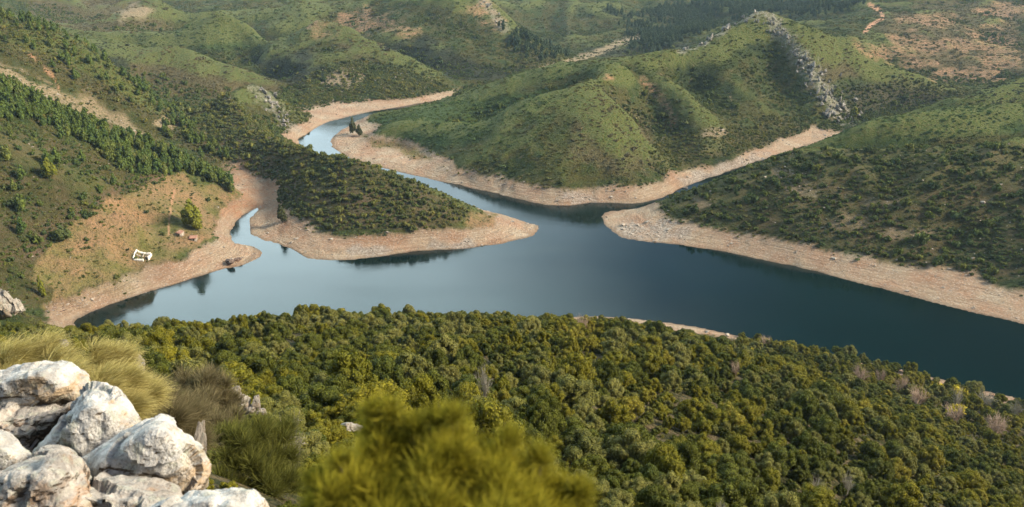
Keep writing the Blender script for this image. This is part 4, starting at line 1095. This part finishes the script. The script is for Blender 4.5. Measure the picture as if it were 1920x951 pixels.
# ------------------------------------------------------------------ brooms: thousands of fine green-yellow switches
def twig_mat(name, cols):
    M = Mat(name, 0.7, 0.2)
    at_ = M.attr('tip_and_shade'); ri = M.n('NewGeometry').outputs['Random Per Island']
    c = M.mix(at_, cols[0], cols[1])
    c = M.mix(M.ramp(ri, 0.55, 1.0, 0, 0.8), c, cols[2])
    M.col(c)
    tr = M.n('BsdfTranslucent'); M.put(tr.inputs['Color'], c)
    mx = M.n('MixShader'); mx.inputs[0].default_value = 0.35
    M.t.links.new(M.p.outputs[0], mx.inputs[1]); M.t.links.new(tr.outputs[0], mx.inputs[2])
    M.t.links.new(mx.outputs[0], M.out.inputs['Surface'])
    return M.m
def broom(name, label, plumes, Y0, n, length, width, mats, group, g, wind=(0.35, 0.1, 0.0), depth=0.8, rand=0.36, puffs=9):
    """plumes: (u, v, radius in photo pixels, ground distance); switches spring outward from each plume's heart"""
    hearts = []
    for u, v, rp, Y in plumes:
        c = at(u, v, Y=Y); w = c[1] * cp - (c[2] - CAM_Z) * sp_
        hearts.append((*c, rp * w / FPX))
    B = np.array(hearts); base = B[:, :3].mean(0).copy(); base[2] = B[:, 2].min() - B[:, 3].max() * 0.8
    base[2] = min(base[2], float(ground_z(base[0], base[1])) + 0.3)
    gz = float(ground_z(base[0], base[1])); base[2] = gz
    e = empty(name, base)
    if puffs:                                          # each plume breaks into smaller puffs of foliage
        sub_ = []
        for q in B:
            for m_ in range(puffs):
                d_ = g.normal(size=3); d_[2] = abs(d_[2]) * 0.8; d_ /= np.linalg.norm(d_)
                sub_.append((*(q[:3] + d_ * q[3] * g.uniform(.45, 1.02)), q[3] * g.uniform(.20, .42)))
        B_all = np.array(sub_)
    else: B_all = B
    plume_B, B = B, B_all
    k = g.choice(len(B), n, p=B[:, 3]**1.7 / (B[:, 3]**1.7).sum())
    d = g.normal(size=(n, 3)); d[:, 2] += 0.35; d /= np.linalg.norm(d, axis=1, keepdims=True)
    rr = B[k, 3] * (np.abs(g.normal(size=n)) * 0.55 + 0.12)
    p0 = B[k, :3] + d * rr[:, None] * np.array([1, depth, 1]) - base
    L = length * g.uniform(0.5, 1.3, n)
    dr = d * 0.75 + np.array([0, 0, 0.5]) + g.normal(size=(n, 3)) * rand + np.array(wind); dr /= np.linalg.norm(dr, axis=1, keepdims=True)
    p1 = p0 + dr * (L * .5)[:, None]; p2 = p1 + (dr + np.array(wind) * 0.6 + g.normal(size=(n, 3)) * .12) * (L * .5)[:, None]
    s = np.cross(dr, g.normal(size=(n, 3))); s /= np.linalg.norm(s, axis=1, keepdims=True); s *= (width * g.uniform(.6, 1.3, n))[:, None]
    V = np.stack([p0 - s, p0 + s, p1 + s * .8, p1 - s * .8, p2 + s * .25, p2 - s * .25], 1).reshape(-1, 3)
    i0 = np.arange(n)[:, None] * 6
    F = np.concatenate([i0 + [0, 1, 2, 3], i0 + [3, 2, 4, 5]], 0)
    sw = mesh_from('switches', V, F, mats[0], e)
    a = sw.data.attributes.new('tip_and_shade', 'FLOAT', 'POINT')
    hgt = np.clip(rr / B[k, 3], 0, 1)  # lighter tips; inner switches painted darker, as shade inside each puff
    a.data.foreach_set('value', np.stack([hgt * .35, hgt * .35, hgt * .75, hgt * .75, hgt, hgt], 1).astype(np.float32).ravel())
    paths = []
    for q in plume_B:
        for m_ in range(3):
            t = q[:3] - base + g.normal(size=3) * q[3] * 0.4
            mid = t * 0.5 + np.array([0, 0, 0.12 * np.linalg.norm(t)]) + g.normal(size=3) * q[3] * .15
            paths.append([(*(g.normal(size=3) * .05), width * 7), (*mid, width * 4.5), (*t, width * 2)])
    VF = tube_mesh(paths); st = mesh_from('stems', VF[0], VF[1], bark, e)
    return tag(e, label, 'bush', group)
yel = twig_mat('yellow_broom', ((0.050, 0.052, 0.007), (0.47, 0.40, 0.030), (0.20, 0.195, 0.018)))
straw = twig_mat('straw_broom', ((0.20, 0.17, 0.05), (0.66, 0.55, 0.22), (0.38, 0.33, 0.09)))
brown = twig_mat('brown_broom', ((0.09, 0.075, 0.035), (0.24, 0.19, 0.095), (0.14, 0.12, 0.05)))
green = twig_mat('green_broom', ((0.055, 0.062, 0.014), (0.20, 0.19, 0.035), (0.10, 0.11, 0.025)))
g = np.random.default_rng(9)
broom('broom_bush', 'blurred yellow-green broom filling the bottom of the frame', [(700,784,16,1.6),(728,780,18,1.6),(775,807,20,1.58),(850,788,20,1.58),(812,794,14,1.58),(955,834,20,1.6),(1008,864,18,1.6),(1088,927,20,1.58),(596,917,20,1.5),(640,870,16,1.5),(712,846,51,1.598),(740,896,70,1.564),(838,858,58,1.564),(865,916,84,1.530),(925,896,55,1.598),(985,921,55,1.598),(1040,971,60,1.564),(660,936,66,1.496),(620,996,62,1.496),(760,996,106,1.428),(900,1006,106,1.428),(1010,1031,79,1.496),(1085,1031,53,1.564),(690,1056,97,1.428),(820,1106,141,1.360),(980,1126,106,1.428)], 2.3, 150000, 0.040, 0.0007, (yel,), None, g, wind=(0.12, 0.05, 0.05), rand=0.5, puffs=13)
broom('broom_bush', 'straw-yellow wind-blown broom at the left edge behind the flat boulder', [(20,684,37,10.2),(70,671,32,10.4),(-40,706,48,10.2),(110,684,21,10.2),(40,721,40,9.8),(95,716,29,9.8),(-60,756,48,9.6),(140,706,19,9.8)], 10, 30000, 0.24, 0.0030, (straw,), 'straw brooms behind the boulders', g, wind=(0.75, 0.1, -0.25))
broom('broom_bush', 'straw-yellow wind-blown broom right of the pointed rock', [(185,686,27,10.6),(212,682,24,10.8),(205,719,32,10.2),(238,736,32,10.2),(268,749,27,10.4),(180,739,29,9.8),(225,774,32,9.8)], 10, 26000, 0.24, 0.0030, (straw,), 'straw brooms behind the boulders', g, wind=(0.6, 0.1, -0.2))
broom('broom_bush', 'dull brown twiggy broom below the knobbly rock', [(285,757,29,12.0),(318,777,31,12.2),(345,802,31,12.0),(300,802,31,11.5),(270,782,26,11.5),(350,842,31,11.6)], 12, 16000, 0.30, 0.0036, (brown,), None, g, wind=(0.3, 0.1, 0.0))
broom('broom_bush', 'olive bush with shadowed stems right of the big boulder', [(440,834,36,17),(480,820,34,17.4),(520,826,29,17.6),(470,869,41,16.6),(520,879,34,16.8),(430,894,34,16.2),(490,924,39,16),(440,944,37,15.8),(540,919,29,16.4)], 17, 24000, 0.34, 0.0055, (green,), None, g, wind=(0.15, 0.05, 0.05))
broom('broom_bush', 'greyish brown bush above the olive one', [(400,735,34,24),(430,760,26,24),(385,770,34,22),(420,795,30,21),(360,725,24,25)], 22, 12000, 0.42, 0.0075, (brown,), None, g, wind=(0.15, 0.05, 0.05))

# ------------------------------------------------------------------ leafless and odd bushes
def bare(name, mat, n1=9, n2=5, g=np.random.default_rng(4), spread=0.75):
    paths = []
    for k in range(n1):
        a = g.uniform(0, 6.28); e = g.uniform(0.35, 1.0) * spread
        d = np.array([math.cos(a) * e, math.sin(a) * e, 1.0]); d /= np.linalg.norm(d)
        L = g.uniform(0.7, 1.05); p_ = [(0, 0, -.05, .022)]
        for q in (0.35, 0.7, 1.0):
            w_ = d * L * q + g.normal(size=3) * 0.04; p_.append((*w_, .018 * (1.05 - q) + .003))
        paths.append(p_)
        for m_ in range(n2):
            f = g.uniform(.3, .95); s = d * L * f; dd = d + g.normal(size=3) * 0.55; dd /= np.linalg.norm(dd)
            l2 = g.uniform(.18, .42)
            paths.append([(*s, .008), (*(s + dd * l2 * .5 + g.normal(size=3) * .02), .006), (*(s + dd * l2), .003)])
            for z_ in range(2):
                d3 = dd + g.normal(size=3) * .5; s3 = s + dd * l2 * g.uniform(.3, .9)
                paths.append([(*s3, .005), (*(s3 + d3 * .16), .002)])
    return tube_mesh(paths, 3)
def twm(name, a, b):
    M = Mat(name, .9, .1); M.col(M.mix(M.ramp(M.noise(M.obj(), 3, 4), .4, .62), a, b)); return M.m
greytw = twm('grey_twigs', (0.17, 0.15, 0.115), (0.31, 0.28, 0.225)); pinktw = twm('pinkish_twigs', (0.26, 0.18, 0.13), (0.42, 0.31, 0.23))
BARE = [data('twigs', bare('b', None, 16, 7, np.random.default_rng(k)), greytw) for k in (1, 2)] + [data('twigs', bare('b', None, 20, 8, np.random.default_rng(k)), pinktw) for k in (3, 4)]
def bush_at(u, v, wpx, hpx, meshes, name, label, cat='bush', group=None, lift=0.0, p=None):
    p = hit(u, v, lift) if p is None else p
    d = np.linalg.norm(p - [0, 0, CAM_Z]); gz = float(ground_z(p[0], p[1]))
    o = bpy.data.objects.new(name, meshes[int(g.integers(len(meshes)))])
    sx = wpx / 2 * d / FPX
    o.location = (p[0], p[1], gz); o.scale = (sx, sx, min(max(hpx * d / FPX, p[2] - gz + hpx * .5 * d / FPX), 1.5 * hpx * d / FPX + 0.5)); o.rotation_euler = (0, 0, g.uniform(0, 6.28))
    COL.objects.link(o)
    return tag(o, label, cat, group)
for u, v, w_, h_, m_, lb in ((1612,704,54,26,2,'pinkish leafless bush at the upper edge of the right wood'),(1652,706,30,24,2,'small pinkish leafless bush beside the larger one on the right'),(1690,725,40,34,2,'leafless bush on the slope right of the pinkish pair'),(1722,745,56,30,2,'spreading leafless bush below the dark trees at right'),(1795,750,34,34,0,'grey leafless bush directly right of the yellow bush'),
        (1846,752,50,36,0,'big grey leafless bush near the water at right'),(1905,768,36,26,0,'grey leafless bush at the right edge'),(1790,778,56,34,2,'pale pink leafless bush under the yellow bushes'),(1870,800,70,30,2,'long brownish leafless bush above the right corner'),(1380,685,30,20,2,'small pale leafless bush on the upper right wood'),(1436,640,40,16,2,'dry pinkish bush by the end of the beach'),(1092,604,44,20,2,'dry grey bush at the left end of the beach'),
        (908,715,60,46,0,'grey dead crown standing among the oaks above the yellow broom'),(1528,914,44,34,0,'light grey leafless shrub low in the right wood'),(1592,897,34,30,0,'thin grey leafless shrub right of the light one'),(1358,928,40,30,0,'pale leafless tree between two domed oaks at the bottom')):
    bush_at(u, v, w_, h_, [BARE[m_], BARE[m_ + 1]], 'bare_bush', lb, lift=3.2)
bush_at(556, 915, 64, 140, BARE[:2], 'bare_bush', 'tall pale leafless shrub right of the olive bush')
bush_at(598, 690, 76, 46, [data('twigs', bare('b', None, 40, 9, np.random.default_rng(8), 0.9), pinktw)], 'bare_bush', 'brownish half-dry shrub among the oaks left of centre', lift=3.5)
yl = leaf_mat('yellow_blossom_leaf', [(0.36, 0.29, 0.02), (0.42, 0.34, 0.03)]); YB = [data('gorse', v_, yl) for v_ in shrub_var]
for u, v, w_, h_, lb in ((1757,722,26,14,'dull yellow bush at the upper edge of the right wood'),(1797,732,32,20,'bright yellow bush over the grey leafless one'),(1790,762,36,16,'lime yellow bush just left of the pale pink leafless one'),(1300,670,14,10,'small lime bush on the upper right wood'),(1412,652,16,10,'small lime bush near the end of the beach')):
    bush_at(u, v, w_, h_, YB, 'gorse_bush', lb, lift=3.2)
# lone trees of the far banks
def lone(u, v, hpx, wpx, blobs_mat, name, label, cat='tree', meshes=PINE):
    p = hit(u, v); d = np.linalg.norm(p - [0, 0, CAM_Z]); e = empty(name, p)
    h = hpx * d / FPX; w_ = wpx * d / FPX
    me = meshes[int(g.integers(len(meshes)))].copy(); me.materials.clear(); me.materials.append(blobs_mat)
    c = bpy.data.objects.new('crown', me); t = bpy.data.objects.new('trunk', PINETRUNK)
    for o in (c, t): COL.objects.link(o); o.parent = e
    c.scale = (w_, w_, h); t.scale = (h * .6, h * .6, h)
    return tag(e, label, cat)
cyp = leaf_mat('cypress_leaf', [(0.055, 0.062, 0.024), (0.075, 0.080, 0.030)])
lim = leaf_mat('lime_leaf', [(0.15, 0.16, 0.018), (0.19, 0.19, 0.022)])
lone(662, 252, 32, 17, cyp, 'cypress', 'taller dark tree on the peach-coloured spit')
lone(674, 256, 22, 17, cyp, 'cypress', 'shorter dark tree right of the taller one on the spit')
lone(361, 424, 48, 44, lim, 'poplar', 'bright lime green tree above the two roofed huts')
lone(370, 432, 26, 26, lim, 'poplar', 'low lime green tree at the foot of the bright one')
lone(1600, 222, 20, 22, lim, 'poplar', 'single yellow-green tree at the foot of the rocky rib')
lone(530, 418, 34, 26, cyp, 'cypress', 'olive brown tree on the left foot of the wooded headland')
lone(95, 335, 34, 30, lim, 'poplar', 'bright green tree alone on the brown left slope')
lone(118, 452, 26, 40, scrub_leaf, 'holm_oak', 'dark round oak alone on the ochre meadow')
lone(82, 560, 40, 14, lim, 'poplar', 'thin pale tree at the lower left by the bank')

# ------------------------------------------------------------------ the ruin and the two huts on the left bank
def box(cx, cy, cz, sx, sy, sz_, top=None):
    v = [(cx + a * sx / 2, cy + b * sy / 2, cz + c_ * sz_ / 2) for c_ in (-1, 1) for b in (-1, 1) for a in (-1, 1)]
    f = [(0, 2, 3, 1), (4, 5, 7, 6), (0, 1, 5, 4), (1, 3, 7, 5), (3, 2, 6, 7), (2, 0, 4, 6)]
    return v, f
def boxes(name, L, mat, parent=None):
    V, F = [], []
    for b in L:
        v, f = box(*b); F += [tuple(i + len(V) for i in q) for q in f]; V += v
    return mesh_from(name, V, F, mat, parent)
def wallrun(x0, y0, x1, y1, h, th, g, n=5, low=0.8):
    """a ruined wall as one solid run: broken top edge, footing cut into the slope"""
    d = np.array([x1 - x0, y1 - y0]); L = np.linalg.norm(d); d /= L; nrm = np.array([-d[1], d[0]]) * th / 2
    V, F = [], []; n *= 3
    for k in range(n + 1):
        q = np.array([x0, y0]) + d * L * k / n
        zb_ = float(ground_z(pr[0] + q[0], pr[1] + q[1]) - pr[2])
        top = max(h * g.uniform(low, 1.0), zb_ + 0.7)
        for sgn in (-1, 1):
            V += [(*(q + nrm * sgn), zb_ - 0.6), (*(q + nrm * sgn), top + g.uniform(-.06, .06))]
    for k in range(n):
        a, b = 4 * k, 4 * k + 4
        F += [(a, b, b + 1, a + 1), (a + 2, a + 3, b + 3, b + 2), (a + 1, b + 1, b + 3, a + 3), (a, a + 2, b + 2, b)]
    F += [(0, 1, 3, 2), (4 * n, 4 * n + 2, 4 * n + 3, 4 * n + 1)]
    return V, F
wm = Mat('whitewash', .9, .1); wm.col(wm.mix(wm.ramp(wm.noise(wm.obj(), 1.4, 5, .7), .45, .64), (0.80, 0.76, 0.68), (0.48, 0.41, 0.32))); wm = wm.m
sm = Mat('bare_masonry', .95, .1); sm.col(sm.mix(sm.ramp(sm.noise(sm.obj(), 2.2, 5, .7), .4, .6), (0.17, 0.14, 0.11), (0.40, 0.34, 0.27))); sm = sm.m
tm = Mat('terracotta_tiles', .85, .1)
tl = tm.n('TexWave', wave_type='BANDS', bands_direction='X'); tm.put(tl.inputs['Vector'], tm.obj()); tl.inputs['Scale'].default_value = 2.4; tl.inputs['Distortion'].default_value = .4
tm.col(tm.mix(tm.ramp(tm.noise(tm.obj(), 1.8, 5, .7), .4, .62), (0.34, 0.15, 0.10), (0.40, 0.25, 0.18))); tm.bump(tl.outputs[1], .6, .06); tm = tm.m
g = np.random.default_rng(12)
pr = hit(264, 489)
e = empty('ruined_house', pr, 0); tag(e, 'roofless whitewashed ruin with collapsed inner walls on the ochre bank', 'ruin')
def part(name, VF, mat): return mesh_from(name, VF[0], VF[1], mat, e)
part('back_wall', wallrun(-3.1, 4.4, 3.1, 4.4, 2.6, .5, g, 6, .85), wm)
part('side_wall', wallrun(-3.35, -0.2, -3.35, 4.65, 2.0, .5, g, 4, .85), wm)
part('side_wall', wallrun(3.35, 0.4, 3.35, 4.65, 2.1, .5, g, 4, .8), wm)
part('front_wall', wallrun(-3.1, -0.45, 1.5, -0.45, 1.2, .5, g, 5, .85), wm)
part('inner_wall', wallrun(0.2, 0.8, 0.2, 4.1, 1.2, .35, g, 4, .6), sm)
part('inner_wall', wallrun(-3.1, 2.0, -0.6, 2.0, 1.1, .35, g, 4, .5), sm)
part('inner_wall', wallrun(1.2, 2.4, 3.1, 2.4, 1.1, .35, g, 3, .6), sm)
for k in range(5):
    o = bpy.data.objects.new('fallen_block', STONES[k % 3]); COL.objects.link(o); o.parent = e
    o.location = (g.uniform(-3, 4.4), g.uniform(-1.8, 5), .1); o.location.z = float(ground_z(pr[0] + o.location.x, pr[1] + o.location.y)) - pr[2] + .1; s = g.uniform(.2, .4); o.scale = (s, s, s * .7); o.rotation_euler = (0, 0, g.uniform(0, 6))
def hut(u, v, rz, label, sx=3.0, sy=2.4, h=1.3):
    p = hit(u, v); e = empty('stone_hut', p, rz); tag(e, label, 'hut', 'tile-roofed huts above the left bank')
    boxes('wall', [(0, -sy/2 + .18, h/2 - .3, sx, .36, h + .6), (0, sy/2 - .18, h/2 - .05, sx, .36, h + 1.1), (-sx/2 + .18, 0, h/2 - .3, .36, sy - .74, h + .8), (sx/2 - .18, 0, h/2 - .3, .36, sy - .74, h + .8)], sm, e)
    a = 0; n = 14; V, F = [], []
    ys = np.linspace(-sy/2 - .3, sy/2 + .3, 5); xs = np.linspace(-sx/2 - .25, sx/2 + .25, n)
    for lay in (0, -.12):
        for y in ys:
            for k, x in enumerate(xs): V.append((x, y, h + .12 + (y + sy/2) / sy * .55 + lay + .05 * (k % 2) - .06 * math.sin(x * 1.1 + y)))
    m_ = len(ys) * n
    for i in range(len(ys) - 1):
        for k in range(n - 1):
            q = i * n + k; F += [(q, q + 1, q + n + 1, q + n), (m_ + q, m_ + q + n, m_ + q + n + 1, m_ + q + 1)]
    for k in range(n - 1):
        F += [(k, m_ + k, m_ + k + 1, k + 1), ((len(ys)-1)*n + k, (len(ys)-1)*n + k + 1, m_ + (len(ys)-1)*n + k + 1, m_ + (len(ys)-1)*n + k)]
    for i in range(len(ys) - 1):
        F += [(i*n, (i+1)*n, m_ + (i+1)*n, m_ + i*n), (i*n + n-1, m_ + i*n + n-1, m_ + (i+1)*n + n-1, (i+1)*n + n-1)]
    mesh_from('roof', V, F, tm, e)
    dk_ = Mat('dark_opening', .9, .1); dk_.col((0.02, 0.017, 0.014))
    boxes('door', [(sx * .12, -sy/2 - .015, .5, .6, .05, 1.0)], dk_.m, e)
hut(338, 441, R(-28), 'smaller tile-roofed stone hut, upper left of the two')
hut(363, 450, R(8), 'larger tile-roofed hut with pale wall beside the meadow', 3.4, 2.4, 1.25)
# driftwood on the lower left bank
dw = twm('driftwood', (0.22, 0.19, 0.17), (0.46, 0.42, 0.38)); dd = twm('dark_driftwood', (0.07, 0.05, 0.05), (0.18, 0.12, 0.10))
for k in range(26):
    u, v = g.uniform(85, 150), 0; v = 588 - (u - 85) * 0.28 + g.normal(0, 6)
    p = hit(u, v); L = g.uniform(1.0, 3.4); b = (k % 3 == 0)
    VF = tube_mesh([[(-L/2, 0, .0, .14), (0, g.normal() * .15, .05, .12), (L/2, 0, .02, .05)], [(L * .1, 0, .05, .06), (L * .3, L * .2, .3, .02)]], 6)
    o = mesh_from('driftwood_log', VF[0], VF[1], dw if b else dd); o.location = p + [0, 0, .08]; o.rotation_euler = (0, g.uniform(-.1, .1), g.uniform(-.5, 1.0))
    tag(o, '%s driftwood log stranded on the lower left bank' % ('bleached pale' if b else 'dark brown'), 'driftwood', 'driftwood on the left bank')
VF = tube_mesh([[(-1.6, 0, 0, .2), (0, .2, .15, .18), (1.8, 0, .6, .07)], [(.3, .1, .2, .1), (.9, .8, .9, .03)]], 6)
o = mesh_from('dead_trunk', VF[0], VF[1], dd); o.location = hit(702, 298) + [0, 0, .15]; tag(o, 'dark dead trunk lying on the edge of the peach spit', 'driftwood')

# ------------------------------------------------------------------ the air
hm = bpy.data.materials.new('haze_air'); hm.use_nodes = True
ht = hm.node_tree; ht.nodes.clear()
ho_ = ht.nodes.new('ShaderNodeOutputMaterial'); hv = ht.nodes.new('ShaderNodeVolumePrincipled')
hv.inputs['Color'].default_value = (0.62, 0.84, 1.0, 1); hv.inputs['Density'].default_value = 0.00005; hv.inputs['Anisotropy'].default_value = 0.2
ht.links.new(hv.outputs[0], ho_.inputs['Volume'])
zt = max(float(Z[(GY < 4200)].max()), CAM_Z) + 12
hz = boxes('haze', [(0, 1990, (zt - 11) / 2, 8400, 4100, zt + 11)], hm)
tag(hz, 'thin pale blue haze filling the valley air', 'haze', None, 'stuff')
